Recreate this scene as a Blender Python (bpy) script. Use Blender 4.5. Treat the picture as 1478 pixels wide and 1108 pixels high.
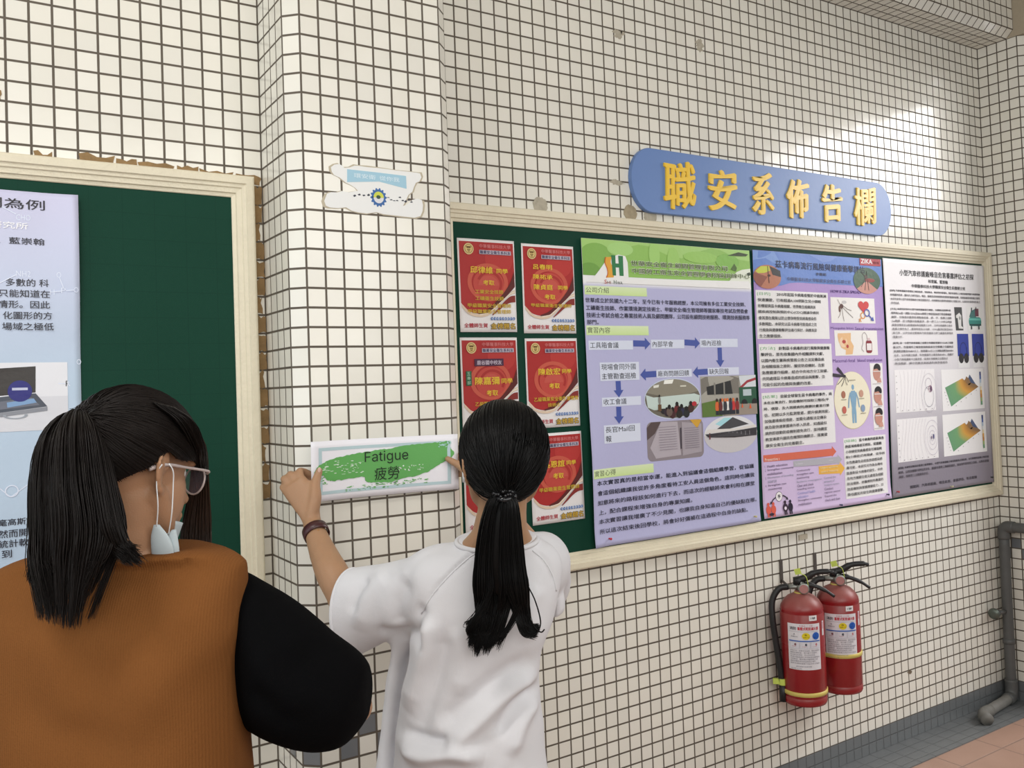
import bpy, bmesh, math, random
import numpy as np
from mathutils import Vector, Matrix, noise

# ---------------------------------------------------------------- scene, camera, light
for _o in list(bpy.data.objects):
    bpy.data.objects.remove(_o)
SC = bpy.context.scene
COL = SC.collection
random.seed(7)
RNG = np.random.RandomState(7)

cam_data = bpy.data.cameras.new('camera')
cam = bpy.data.objects.new('camera', cam_data)
COL.objects.link(cam)
cam.matrix_world = Matrix(((0.83189, 0.01598, -0.55472, -1.36926),
                           (-0.55375, -0.04150, -0.83164, -2.48068),
                           (-0.03631, 0.99901, -0.02567, 1.62858),
                           (0, 0, 0, 1)))
cam_data.sensor_fit = 'HORIZONTAL'
cam_data.sensor_width = 36.0
cam_data.lens = 36.0 * 1293.46 / 1478.0
cam_data.shift_x = -41.995 / 1478.0
cam_data.shift_y = -29.627 / 1478.0
cam_data.clip_start = 0.05
SC.camera = cam

SC.view_settings.view_transform = 'Standard'
SC.view_settings.look = 'None'
SC.view_settings.gamma = 1.0
SC.view_settings.use_curve_mapping = False
SC.view_settings.exposure = -0.22

world = bpy.data.worlds.new('sky')
SC.world = world
world.use_nodes = True
wbg = world.node_tree.nodes['Background']
wbg.inputs[0].default_value = (0.86, 0.93, 1.0, 1)
wbg.inputs[1].default_value = 0.35

def area(name, loc, rot, sx, sy, power, col=(1, 1, 1)):
    l = bpy.data.lights.new(name, 'AREA')
    l.shape = 'RECTANGLE'
    l.size = sx
    l.size_y = sy
    l.energy = power
    l.color = col
    o = bpy.data.objects.new(name, l)
    COL.objects.link(o)
    o.location = loc
    o.rotation_euler = rot
    return o

# daylight through the open side of the corridor (behind the camera) and its open left end,
# sky light through the doorway in the right wall, and a ceiling strip light
area('daylight_corridor', (-0.9, -3.75, 2.5), (math.radians(90), 0, 0), 4.4, 1.7, 96, (1.0, 0.985, 0.94))
area('daylight_left_end', (-4.6, -1.7, 2.0), (math.radians(90), 0, math.radians(-90)), 2.6, 2.2, 52, (0.88, 0.97, 1.0))
# bright sky seen slantwise through the doorway in the right wall
area('sky_beyond_doorway', (5.5, -2.4, 4.6), (math.radians(90), 0, math.radians(90)), 4.2, 3.4, 640, (1.0, 0.98, 0.97))
area('ceiling_strip', (-2.4, -1.7, 3.80), (0, 0, 0), 1.2, 0.30, 50, (1.0, 0.98, 0.95))

# ---------------------------------------------------------------- helpers
def V(*a):
    return np.array(a if len(a) > 1 else a[0], float)

class NT:
    """tiny node-tree writer"""
    def __init__(s, name):
        s.m = bpy.data.materials.new(name)
        s.m.use_nodes = True
        s.t = s.m.node_tree
        s.b = s.t.nodes['Principled BSDF']
    def n(s, kind, **kw):
        x = s.t.nodes.new(kind)
        for k, v in kw.items():
            setattr(x, k, v)
        return x
    def l(s, a, b):
        s.t.links.new(a, b)
    def val(s, sock, v):
        if hasattr(v, 'is_output') or isinstance(v, bpy.types.NodeSocket):
            s.l(v, sock)
        else:
            sock.default_value = v
    def math(s, op, a, b=None, c=None):
        x = s.n('ShaderNodeMath', operation=op)
        s.val(x.inputs[0], a)
        if b is not None: s.val(x.inputs[1], b)
        if c is not None: s.val(x.inputs[2], c)
        return x.outputs[0]
    def mix(s, f, a, b):
        x = s.n('ShaderNodeMix', data_type='RGBA')
        s.val(x.inputs[0], f)
        for sock, v in ((x.inputs[6], a), (x.inputs[7], b)):
            if isinstance(v, (tuple, list)): sock.default_value = (v[0], v[1], v[2], 1)
            else: s.l(v, sock)
        return x.outputs[2]
    def noise(s, scale, detail=3, vec=None, rough=0.5):
        x = s.n('ShaderNodeTexNoise')
        x.inputs['Scale'].default_value = scale
        x.inputs['Detail'].default_value = detail
        x.inputs['Roughness'].default_value = rough
        if vec is not None: s.l(vec, x.inputs['Vector'])
        return x.outputs[0]
    def coord(s, which='Object'):
        return s.n('ShaderNodeTexCoord').outputs[which]
    def bump(s, h, dist, strength=1.0):
        x = s.n('ShaderNodeBump')
        x.inputs['Strength'].default_value = strength
        x.inputs['Distance'].default_value = dist
        s.l(h, x.inputs['Height'])
        s.l(x.outputs[0], s.b.inputs['Normal'])
    def base(s, v):
        if isinstance(v, (tuple, list)): s.b.inputs['Base Color'].default_value = (v[0], v[1], v[2], 1)
        else: s.l(v, s.b.inputs['Base Color'])
    def rough(s, v):
        s.val(s.b.inputs['Roughness'], v)

def simple(name, col, rough=0.5, var=0.12, scale=30, bump=0.0, bscale=200, metal=0.0, spec=None, sss=0.0):
    t = NT(name)
    c = t.coord()
    n = t.noise(scale, 4, c)
    t.base(t.mix(n, tuple(x * (1 - var) for x in col), tuple(min(1, x * (1 + var)) for x in col)))
    t.rough(rough)
    t.b.inputs['Metallic'].default_value = metal
    if spec is not None: t.b.inputs['Specular IOR Level'].default_value = spec
    if bump: t.bump(t.noise(bscale, 3, c), bump)
    if sss:
        t.b.inputs['Subsurface Weight'].default_value = sss
        t.b.inputs['Subsurface Radius'].default_value = (0.012, 0.005, 0.003)
        t.b.inputs['Subsurface Scale'].default_value = 0.5
    return t.m

def tile_mat(name, checker=False, base_rows=0, tile=(0.80, 0.775, 0.70), rough=0.13):
    """glazed 50 mm mosaic tiles; UV is in tile units"""
    t = NT(name)
    uv = t.n('ShaderNodeUVMap').outputs[0]
    sep = t.n('ShaderNodeSeparateXYZ'); t.l(uv, sep.inputs[0])
    u, v = sep.outputs[0], sep.outputs[1]
    fu, fv = t.math('FRACT', u), t.math('FRACT', v)
    iu, iv = t.math('FLOOR', u), t.math('FLOOR', v)
    eu = t.math('MINIMUM', fu, t.math('SUBTRACT', 1.0, fu))
    ev = t.math('MINIMUM', fv, t.math('SUBTRACT', 1.0, fv))
    e = t.math('MINIMUM', eu, ev)
    mr = t.n('ShaderNodeMapRange', interpolation_type='SMOOTHSTEP')
    t.l(e, mr.inputs[0]); mr.inputs[1].default_value = 0.042; mr.inputs[2].default_value = 0.066
    mask = mr.outputs[0]
    cid = t.n('ShaderNodeCombineXYZ'); t.l(iu, cid.inputs[0]); t.l(iv, cid.inputs[1])
    wn = t.n('ShaderNodeTexWhiteNoise', noise_dimensions='2D'); t.l(cid.outputs[0], wn.inputs['Vector'])
    rs = t.n('ShaderNodeSeparateColor'); t.l(wn.outputs['Color'], rs.inputs[0])
    r1, r2, r3 = rs.outputs[0], rs.outputs[1], rs.outputs[2]
    col = t.mix(r1, tuple(c * 0.955 for c in tile), tuple(min(1, c * 1.03) for c in tile))
    col = t.mix(t.math('MULTIPLY', r3, 0.35), col, (tile[0], tile[1] * 0.985, tile[2] * 0.94))
    # grime
    obj = t.coord()
    g = t.noise(2.2, 6, obj, 0.62)
    gr = t.n('ShaderNodeMapRange'); t.l(g, gr.inputs[0]); gr.inputs[1].default_value = 0.52; gr.inputs[2].default_value = 0.8; gr.inputs[4].default_value = 0.16
    col = t.mix(gr.outputs[0], col, (0.42, 0.36, 0.27))
    if checker:
        par = t.math('FLOORED_MODULO', t.math('ADD', iu, iv), 2.0)
        band = t.math('MULTIPLY', t.math('GREATER_THAN', v, 14.0), t.math('LESS_THAN', v, 16.0))
        col = t.mix(t.math('MULTIPLY', par, band), col, (0.165, 0.175, 0.185))
    grout = t.mix(t.noise(9, 3, obj), (0.085, 0.068, 0.05), (0.14, 0.115, 0.088))
    if base_rows:
        isb = t.math('LESS_THAN', v, float(base_rows))
        col = t.mix(isb, col, (0.155, 0.165, 0.170))
        grout = t.mix(isb, grout, (0.11, 0.115, 0.118))
    t.base(t.mix(mask, grout, col))
    t.rough(t.math('ADD', t.math('MULTIPLY', t.math('SUBTRACT', 1.0, mask), 0.6), t.math('ADD', rough, t.math('MULTIPLY', r2, 0.05))))
    h = t.math('ADD', t.math('MULTIPLY', mask, 0.0014),
               t.math('ADD', t.math('MULTIPLY', t.math('MULTIPLY', t.math('SUBTRACT', r1, 0.5), fu), 0.0012),
                      t.math('MULTIPLY', t.math('MULTIPLY', t.math('SUBTRACT', r2, 0.5), fv), 0.0012)))
    h = t.math('ADD', h, t.math('MULTIPLY', t.noise(45, 2, obj), 0.00022))
    t.bump(h, 1.0)
    return t.m

def link(o, parent=None):
    COL.objects.link(o)
    if parent is not None:
        o.parent = parent
        o.matrix_parent_inverse = parent.matrix_world.inverted()
    return o

def wl(o):
    """world position of an unrotated object chain"""
    p = V(o.location)
    while o.parent is not None:
        o = o.parent
        p = p + V(o.location)
    return p

def put(name, verts, faces, mat, parent=None, smooth=False, uvs=None, loc=None, cols=None):
    """one mesh object; parent offset is subtracted so that children are written in world space"""
    me = bpy.data.meshes.new(name)
    off = V(loc) if loc is not None else (wl(parent) if parent is not None else V(0, 0, 0))
    vv = [tuple(float(q) for q in (V(v) - off)) for v in verts]
    me.from_pydata(vv, [], [tuple(int(i) for i in f) for f in faces])
    if mat is not None:
        for m in (mat if isinstance(mat, (list, tuple)) else [mat]): me.materials.append(m)
    if uvs is not None:
        ul = me.uv_layers.new(name='UVMap')
        for p in me.polygons:
            for li in p.loop_indices:
                ul.data[li].uv = uvs[me.loops[li].vertex_index]
    if cols is not None:
        ca = me.color_attributes.new('ink', 'FLOAT_COLOR', 'POINT')
        ca.data.foreach_set('color', np.array(cols, np.float32).ravel())
    if smooth:
        me.polygons.foreach_set('use_smooth', [True] * len(me.polygons))
    me.update()
    o = bpy.data.objects.new(name, me)
    COL.objects.link(o)
    if parent is not None:
        o.parent = parent
        o.location = off - wl(parent)
    else:
        o.location = off
    return o

def tag(o, label, cat, group=None):
    o['label'] = label
    o['category'] = cat
    if group: o['group'] = group
    return o

def thing(name, label, cat, loc, group=None):
    o = bpy.data.objects.new(name, None)
    o.empty_display_size = 0.05
    COL.objects.link(o)
    o.location = loc
    return tag(o, label, cat, group)

def struct(o):
    o['kind'] = 'structure'
    return o

def box(c, s, rot=None):
    c, s = V(c), V(s) / 2
    vs = [V(x, y, z) * s for x in (-1, 1) for y in (-1, 1) for z in (-1, 1)]
    if rot is not None: vs = [rot @ v for v in vs]
    return [c + v for v in vs], [(0, 1, 3, 2), (4, 6, 7, 5), (0, 4, 5, 1), (2, 3, 7, 6), (0, 2, 6, 4), (1, 5, 7, 3)]

def merge(*parts):
    vs, fs = [], []
    for v, f in parts:
        k = len(vs)
        vs += list(v)
        fs += [tuple(i + k for i in q) for q in f]
    return vs, fs

def frame_axes(d):
    d = d / np.linalg.norm(d)
    a = V(0, 0, 1) if abs(d[2]) < 0.9 else V(1, 0, 0)
    x = np.cross(a, d); x /= np.linalg.norm(x)
    return x, np.cross(d, x), d

def smooth_path(pts, n=8, closed=False):
    """Catmull-Rom through pts"""
    P = [V(p) for p in pts]
    if closed: P = [P[-1]] + P + [P[0], P[1]]
    else: P = [2 * P[0] - P[1]] + P + [2 * P[-1] - P[-2]]
    out = []
    for i in range(1, len(P) - 2):
        for k in range(n):
            t = k / n
            out.append(0.5 * ((2 * P[i]) + (-P[i - 1] + P[i + 1]) * t + (2 * P[i - 1] - 5 * P[i] + 4 * P[i + 1] - P[i + 2]) * t * t + (-P[i - 1] + 3 * P[i] - 3 * P[i + 1] + P[i + 2]) * t ** 3))
    if not closed: out.append(P[-2])
    return out

def tube(pts, r, n=10, closed=False, cap=True):
    """tube along pts, r scalar or list; parallel-transported frame"""
    P = [V(p) for p in pts]
    m = len(P)
    R = r if hasattr(r, '__len__') else [r] * m
    vs, fs = [], []
    x = None
    for i in range(m):
        d = (P[(i + 1) % m] - P[i - 1]) if closed else (P[min(i + 1, m - 1)] - P[max(i - 1, 0)])
        d = d / (np.linalg.norm(d) + 1e-12)
        if x is None: x = frame_axes(d)[0]
        x = x - d * np.dot(x, d); x /= np.linalg.norm(x)
        y = np.cross(d, x)
        for k in range(n):
            a = 2 * math.pi * k / n
            vs.append(P[i] + R[i] * (math.cos(a) * x + math.sin(a) * y))
    for i in range(m if closed else m - 1):
        j = (i + 1) % m
        for k in range(n):
            l = (k + 1) % n
            fs.append((i * n + k, i * n + l, j * n + l, j * n + k))
    if cap and not closed:
        fs.append(tuple(range(n))[::-1])
        fs.append(tuple((m - 1) * n + k for k in range(n)))
    return vs, fs

def lathe(prof, c, n=32, axis=(0, 0, 1)):
    """prof = list of (radius, height) along axis"""
    c = V(c)
    x, y, d = frame_axes(V(axis))
    vs, fs = [], []
    for r, h in prof:
        for k in range(n):
            a = 2 * math.pi * k / n
            vs.append(c + d * h + r * (math.cos(a) * x + math.sin(a) * y))
    for i in range(len(prof) - 1):
        for k in range(n):
            l = (k + 1) % n
            fs.append((i * n + k, i * n + l, (i + 1) * n + l, (i + 1) * n + k))
    fs.append(tuple(range(n))[::-1])
    fs.append(tuple((len(prof) - 1) * n + k for k in range(n)))
    return vs, fs

def ell(c, r, axes=None, nu=20, nv=12):
    c = V(c)
    A = np.eye(3) if axes is None else np.array(axes, float)   # rows = axes
    vs, fs = [], []
    for i in range(1, nv):
        th = math.pi * i / nv
        for k in range(nu):
            ph = 2 * math.pi * k / nu
            q = V(math.sin(th) * math.cos(ph), math.sin(th) * math.sin(ph), math.cos(th)) * V(r)
            vs.append(c + q @ A)
    for i in range(nv - 2):
        for k in range(nu):
            l = (k + 1) % nu
            fs.append((i * nu + k, (i + 1) * nu + k, (i + 1) * nu + l, i * nu + l))
    t = len(vs); vs.append(c + V(0, 0, r[2]) @ A); vs.append(c - V(0, 0, r[2]) @ A)
    for k in range(nu):
        l = (k + 1) % nu
        fs.append((t, k, l))
        fs.append((t + 1, (nv - 2) * nu + l, (nv - 2) * nu + k))
    return vs, fs

def limb(pts, rad, n=14, flat=None):
    """rounded tapered chain through pts"""
    P = smooth_path(pts, 5)
    m = len(P)
    k = np.linspace(0, len(pts) - 1, m)
    R = np.interp(k, range(len(pts)), rad)
    d0 = P[0] - P[1]; d0 /= np.linalg.norm(d0)
    d1 = P[-1] - P[-2]; d1 /= np.linalg.norm(d1)
    pre = [P[0] + d0 * R[0] * s for s in (0.95, 0.7, 0.38)]
    post = [P[-1] + d1 * R[-1] * s for s in (0.38, 0.7, 0.95)]
    prr = [R[0] * s for s in (0.3, 0.71, 0.92)]
    por = [R[-1] * s for s in (0.92, 0.71, 0.3)]
    return tube(pre + P + post, prr + list(R) + por, n)

def loft(rings, n=36, sub=4, pw=2.0):
    """rings: (center, axis_u, axis_v) half-axis vectors; superellipse power pw; smooth in between"""
    C = [V(*r[0], *r[1], *r[2]) for r in rings]
    C = [V(c) for c in smooth_path(C, sub)]
    vs, fs = [], []
    for c in C:
        for k in range(n):
            a = 2 * math.pi * k / n
            ca, sa = math.cos(a), math.sin(a)
            e = 2.0 / pw
            ca, sa = math.copysign(abs(ca) ** e, ca), math.copysign(abs(sa) ** e, sa)
            vs.append(c[:3] + ca * c[3:6] + sa * c[6:9])
    for i in range(len(C) - 1):
        for k in range(n):
            l = (k + 1) % n
            fs.append((i * n + k, i * n + l, (i + 1) * n + l, (i + 1) * n + k))
    fs.append(tuple(range(n))[::-1])
    fs.append(tuple((len(C) - 1) * n + k for k in range(n)))
    return vs, fs

def fuse(name, parts, voxel, smooth_n, mat, parent, loc, warp=None, smooth_f=0.5):
    """fuse overlapping closed shapes into ONE continuous surface"""
    vs, fs = merge(*parts)
    bm = bmesh.new()
    bv = [bm.verts.new(tuple(v)) for v in vs]
    for f in fs:
        try: bm.faces.new([bv[i] for i in f])
        except ValueError: pass
    # every closed piece facing outwards
    bmesh.ops.recalc_face_normals(bm, faces=bm.faces[:])
    me = bpy.data.meshes.new('t'); bm.to_mesh(me); bm.free()
    o = bpy.data.objects.new('t', me); COL.objects.link(o)
    r = o.modifiers.new('r', 'REMESH'); r.mode = 'VOXEL'; r.voxel_size = voxel; r.adaptivity = 0
    if smooth_n:
        s = o.modifiers.new('s', 'SMOOTH'); s.factor = smooth_f; s.iterations = smooth_n
    dg = bpy.context.evaluated_depsgraph_get()
    m2 = bpy.data.meshes.new_from_object(o.evaluated_get(dg))
    bpy.data.objects.remove(o); bpy.data.meshes.remove(me)
    k = len(m2.vertices)
    co = np.empty(k * 3, np.float32); m2.vertices.foreach_get('co', co); co = co.reshape(-1, 3).astype(float)
    if warp is not None:
        no = np.empty(k * 3, np.float32); m2.vertices.foreach_get('normal', no)
        co = warp(co, no.reshape(-1, 3).astype(float))
    co = co - V(loc)
    m2.vertices.foreach_set('co', co.astype(np.float32).ravel())
    m2.polygons.foreach_set('use_smooth', [True] * len(m2.polygons))
    m2.materials.clear()
    m2.materials.append(mat)
    m2.update()
    m2.name = name
    o = bpy.data.objects.new(name, m2)
    COL.objects.link(o)
    o.parent = parent
    o.location = V(loc) - wl(parent)
    return o

# ---------------------------------------------------------------- the setting
T = 0.05
M_TILE = tile_mat('white_mosaic_tile', base_rows=2)
M_TILE_L = tile_mat('white_mosaic_tile_left', base_rows=0)
M_PIER = tile_mat('white_mosaic_tile_with_grey_check', checker=True)
M_PIER_R = tile_mat('white_mosaic_tile_corner', checker=True, base_rows=2)
M_PLASTER = simple('beige_plaster', (0.40, 0.34, 0.25), 0.8, 0.06, 3, 0.002, 60)
M_WHITEPL = simple('grey_plaster', (0.50, 0.47, 0.42), 0.85, 0.04, 3)

def faces_strip(pts, z0, z1, us, nz=1):
    """vertical strip through plan points pts with u coordinates us (tile units)"""
    vs, uv, fs = [], [], []
    for (x, y), u in zip(pts, us):
        vs += [V(x, y, z0), V(x, y, z1)]
        uv += [(u, z0 / T), (u, z1 / T)]
    for i in range(len(pts) - 1):
        fs.append((2 * i, 2 * i + 2, 2 * i + 3, 2 * i + 1))
    return vs, fs, uv

def wall(name, pts, z0, z1, us, mat, back):
    """tiled strip closed to a solid by back plan points"""
    vs, fs, uv = faces_strip(pts, z0, z1, us)
    n = len(vs)
    ring = list(range(0, n, 2))
    for (x, y) in back:
        vs += [V(x, y, z0), V(x, y, z1)]
        uv += [(0.5, 4.5), (0.5, 4.5)]
    allb = ring + list(range(n, len(vs), 2))
    m = len(allb)
    for i in range(len(pts) - 1, m):
        a, b = allb[i], allb[(i + 1) % m]
        fs.append((a, b, b + 1, a + 1))
    fs.append(tuple(allb)[::-1])
    fs.append(tuple(i + 1 for i in allb))
    return struct(put(name, vs, fs, mat, uvs=uv))

S = 0.035355
XL, YL, YP = -0.635355, -0.0372, -0.2726
wall_back = wall('wall_back', [(-0.2, 0), (3.0, 0)], 0, 3.9, [-4, 60], M_TILE, [(3.0, 0.2), (-0.2, 0.2)])
wall_left = wall('wall_left', [(-4.635355, YL), (XL, YL)], 0, 3.9, [-80, 0], M_TILE_L, [(XL, 0.2), (-4.635355, 0.2)])
pier = wall('wall_pillar', [(XL, YL), (XL, YP + S), (-0.6, YP), (-0.2, YP), (-0.2 + S, YP + S), (-0.2 + S, 0.0)], 0, 3.9,
            [-5, -1, 0, 8, 9, 13.74], M_PIER, [(-0.2 + S, 0.2), (XL, 0.2)])
wall_right = wall('wall_right', [(3.0, 0.0), (3.0, -0.2), (3.0 + S, -0.2 - S), (3.25, -0.2 - S)], 0, 3.25,
                  [1, 5, 6, 10.3], M_PIER_R, [(3.25, 0.2), (3.0, 0.2)])
# beam over the back wall: tiled soffit, chamfer and front face
bx0, bx1 = -0.2 + S, 3.0
prof = [(0.0, 3.25, 0), (-0.15, 3.25, 3), (-0.15 - S, 3.25 + S, 4), (-0.15 - S, 3.9, 16.3)]
vs, uv, fs = [], [], []
for y, z, v in prof:
    vs += [V(bx0, y, z), V(bx1, y, z)]
    uv += [(bx0 / T, 20 + v), (bx1 / T, 20 + v)]
for i in range(3):
    fs.append((2 * i, 2 * i + 2, 2 * i + 3, 2 * i + 1))
vs += [V(bx0, 0, 3.9), V(bx1, 0, 3.9)]; uv += [(0.5, 0.5)] * 2
fs += [(6, 8, 9, 7), (0, 8, 6, 4, 2), (1, 3, 5, 7, 9), (0, 1, 9, 8)]
beam = struct(put('ceiling_beam', vs, fs, M_TILE_L, uvs=uv))
# plain lintel above the right wall and above the doorway in it, wall beyond the doorway
v1 = box((3.125, -0.09, 3.575), (0.25, 0.58, 0.65))
v2 = box((3.125, -2.1, 3.51), (0.25, 3.44, 0.78))
struct(put('trim_1', *v1, M_PLASTER))
struct(put('trim_2', *v2, M_PLASTER))
struct(put('wall_right_far', *box((3.125, -2.72, 1.56), (0.25, 2.2, 3.12)), M_WHITEPL))
# doorway frame of dull aluminium
M_ALU = simple('dull_aluminium', (0.42, 0.43, 0.44), 0.4, 0.05, 20, metal=0.8)
dv = merge(box((3.10, -0.265, 1.56), (0.08, 0.05, 3.12)), box((3.10, -1.595, 1.56), (0.08, 0.05, 3.12)), box((3.10, -0.93, 3.105), (0.08, 1.28, 0.03)))
struct(put('door_1', *dv, M_ALU))
struct(put('ceiling', *box((-0.8, -1.85, 3.95), (8.2, 4.3, 0.1)), M_WHITEPL))
# floor: grey tile border along the walls, terracotta field
def floor_mat(name, c1, c2, grout, size, gw):
    t = NT(name)
    o = t.coord()
    sep = t.n('ShaderNodeSeparateXYZ'); t.l(o, sep.inputs[0])
    u = t.math('DIVIDE', sep.outputs[0], size[0]); v = t.math('DIVIDE', sep.outputs[1], size[1])
    fu, fv = t.math('FRACT', u), t.math('FRACT', v)
    e = t.math('MINIMUM', t.math('MULTIPLY', t.math('MINIMUM', fu, t.math('SUBTRACT', 1.0, fu)), size[0]),
               t.math('MULTIPLY', t.math('MINIMUM', fv, t.math('SUBTRACT', 1.0, fv)), size[1]))
    mr = t.n('ShaderNodeMapRange', interpolation_type='SMOOTHSTEP')
    t.l(e, mr.inputs[0]); mr.inputs[1].default_value = gw; mr.inputs[2].default_value = gw * 2
    n = t.noise(7, 5, o, 0.6)
    t.base(t.mix(mr.outputs[0], grout, t.mix(n, c1, c2)))
    t.rough(0.42)
    t.bump(mr.outputs[0], 0.0006)
    return t.m
M_FLOOR = floor_mat('terracotta_floor', (0.31, 0.185, 0.135), (0.39, 0.245, 0.185), (0.24, 0.155, 0.12), (0.3, 0.3), 0.0022)
M_FBORD = floor_mat('grey_floor_border', (0.105, 0.112, 0.115), (0.165, 0.172, 0.175), (0.085, 0.09, 0.092), (0.10, 0.05), 0.0015)
struct(put('floor', *box((-0.8, -2.09, -0.06), (7.6 + 0.5, 3.82, 0.12)), M_FLOOR))
border = merge(box((1.42, -0.09, -0.0575), (3.17, 0.18, 0.125)))
struct(put('trim_3', *border, M_FBORD))
# parapet on the open corridor side
struct(put('wall_parapet', *box((-1.4, -3.95, 0.5), (7, 0.12, 1.0)), M_WHITEPL))

# bare mortar where tiles were broken off around the left board
M_MORTAR = simple('bare_brown_mortar', (0.27, 0.17, 0.075), 0.9, 0.35, 40, 0.003, 90)
def chip(name, x0, x1, z0, z1, y, seed):
    r = random.Random(seed)
    n = max(4, int((x1 - x0) / 0.02))
    m = max(3, int((z1 - z0) / 0.02))
    pts = []
    for i in range(n): pts.append((x0 + (x1 - x0) * i / n, z0 + r.uniform(-.003, .003)))
    for i in range(m): pts.append((x1 + r.uniform(-.004, .002), z0 + (z1 - z0) * i / m))
    for i in range(n): pts.append((x1 - (x1 - x0) * i / n, z1 + r.uniform(-.008, .005)))
    for i in range(m): pts.append((x0 + r.uniform(-.003, .004), z1 - (z1 - z0) * i / m))
    k = len(pts)
    vs = [V(a, y, b) for a, b in pts] + [V(a, y - 0.0016, b) for a, b in pts]
    fs = [tuple(range(k)), tuple(range(k, 2 * k))[::-1]] + [(i, (i + 1) % k, k + (i + 1) % k, k + i) for i in range(k)]
    o = put(name, vs, fs, M_MORTAR, parent=wall_left)
    return o
chip('mortar_patch', -1.182, -1.142, 2.212, 2.238, YL, 1)
for k, (a, b, h) in enumerate(((-1.085, -1.003, 2.243), (-0.999, -0.953, 2.240), (-0.948, -0.862, 2.236), (-0.858, -0.802, 2.238), (-0.798, -0.712, 2.236), (-0.706, -0.640, 2.232))):
    chip('mortar_patch', a, b, 2.205, h, YL, 3 + k)
for k in range(17):
    z = 2.20 - 0.05 * k
    chip('mortar_patch', -0.662, -0.6365 if k % 4 != 2 else -0.645, z - 0.047, z - 0.002, YL, 30 + k)
chip('mortar_patch', -1.262, -1.246, 2.352, 2.372, YL, 60)

# ---------------------------------------------------------------- notice boards
M_CREAM = simple('cream_painted_wood', (0.72, 0.655, 0.50), 0.45, 0.07, 25, 0.0015, 120)

def felt(name, gx, gz, x0, z0):
    t = NT(name)
    o = t.coord()
    sep = t.n('ShaderNodeSeparateXYZ'); t.l(o, sep.inputs[0])
    def ln(s, g, off):
        f = t.math('FRACT', t.math('DIVIDE', t.math('SUBTRACT', s, off), g))
        e = t.math('MULTIPLY', t.math('MINIMUM', f, t.math('SUBTRACT', 1.0, f)), g)
        return t.math('LESS_THAN', e, 0.0009)
    lines = t.math('MAXIMUM', ln(sep.outputs[0], gx, x0), ln(sep.outputs[2], gz, z0))
    n = t.noise(3, 5, o)
    c = t.mix(n, (0.0045, 0.040, 0.024), (0.007, 0.052, 0.032))
    t.base(t.mix(t.math('MULTIPLY', lines, 0.5), c, (0.004, 0.035, 0.022)))
    t.rough(0.55)
    t.b.inputs['Specular IOR Level'].default_value = 0.12
    t.bump(t.noise(900, 2, o), 0.0004)
    return t.m

def rail(p0, p1, inward, y, w=0.058, d=0.030):
    """moulded, mitred rail from outer corner p0 to outer corner p1 (x, z); inward = unit vector to the board"""
    pr = [(0, 0), (0, .8), (.05, .95), (.12, 1.0), (.38, 1.0), (.42, .86), (.46, .83), (.56, .80), (.60, .66), (.72, .62), (.80, .60), (.84, .42), (.97, .36), (1, .3), (1, 0)]
    p0, p1, inn = V(p0), V(p1), V(inward)
    al = (p1 - p0) / np.linalg.norm(p1 - p0)
    vs = []
    for s, base in ((1, p0), (-1, p1)):
        for a, b in pr:
            q = base + inn * a * w + al * s * a * w
            vs.append(V(q[0], y - b * d, q[1]))
    n = len(pr)
    fs = [(i, (i + 1) % n, n + (i + 1) % n, n + i) for i in range(n)]
    fs += [tuple(range(n))[::-1], tuple(range(n, 2 * n))]
    return vs, fs

def board(x0, x1, z0, z1, y, label, gx, gz, ox, oz):
    t = thing('bulletin_board', label, 'notice board', ((x0 + x1) / 2, y, z0))
    put('felt_panel', *box(((x0 + x1) / 2, y - 0.0035, (z0 + z1) / 2), (x1 - x0 - 0.02, 0.007, z1 - z0 - 0.02)), felt('green_board_cloth', gx, gz, ox, oz), t)
    for a, b, i in (((x0, z1), (x1, z1), (0, -1)), ((x1, z0), (x0, z0), (0, 1)), ((x0, z0), (x0, z1), (1, 0)), ((x1, z1), (x1, z0), (-1, 0))):
        put('frame_rail', *rail(a, b, i, y), M_CREAM, t)
    return t

BZ0, BZ1 = 1.010, 2.214
board_r = board(-0.092, 2.992, BZ0, BZ1, 0.0, 'long green notice board in a cream frame under the blue sign', 5, 5, 7.7, 7.7)
board_l = board(-3.72, -0.664, 1.018, 2.222, YL, 'green notice board in a cream frame left of the tiled pillar', 0.0755, 0.066, -1.063, 2.075)

# ---------------------------------------------------------------- printing helpers
_ink = NT('printed_ink')
_at = _ink.n('ShaderNodeAttribute'); _at.attribute_name = 'ink'
_ink.l(_at.outputs['Color'], _ink.b.inputs['Base Color'])
_ink.b.inputs['Roughness'].default_value = 0.42
_ink.b.inputs['Specular IOR Level'].default_value = 0.35
_ink.bump(_ink.noise(60, 3, _ink.coord()), 0.0006)
M_INK = _ink.m

def lin(h):
    """sRGB hex to linear"""
    r = [int(h[i:i + 2], 16) / 255 for i in (0, 2, 4)]
    return tuple(c / 12.92 if c <= 0.04045 else ((c + 0.055) / 1.055) ** 2.4 for c in r)

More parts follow.
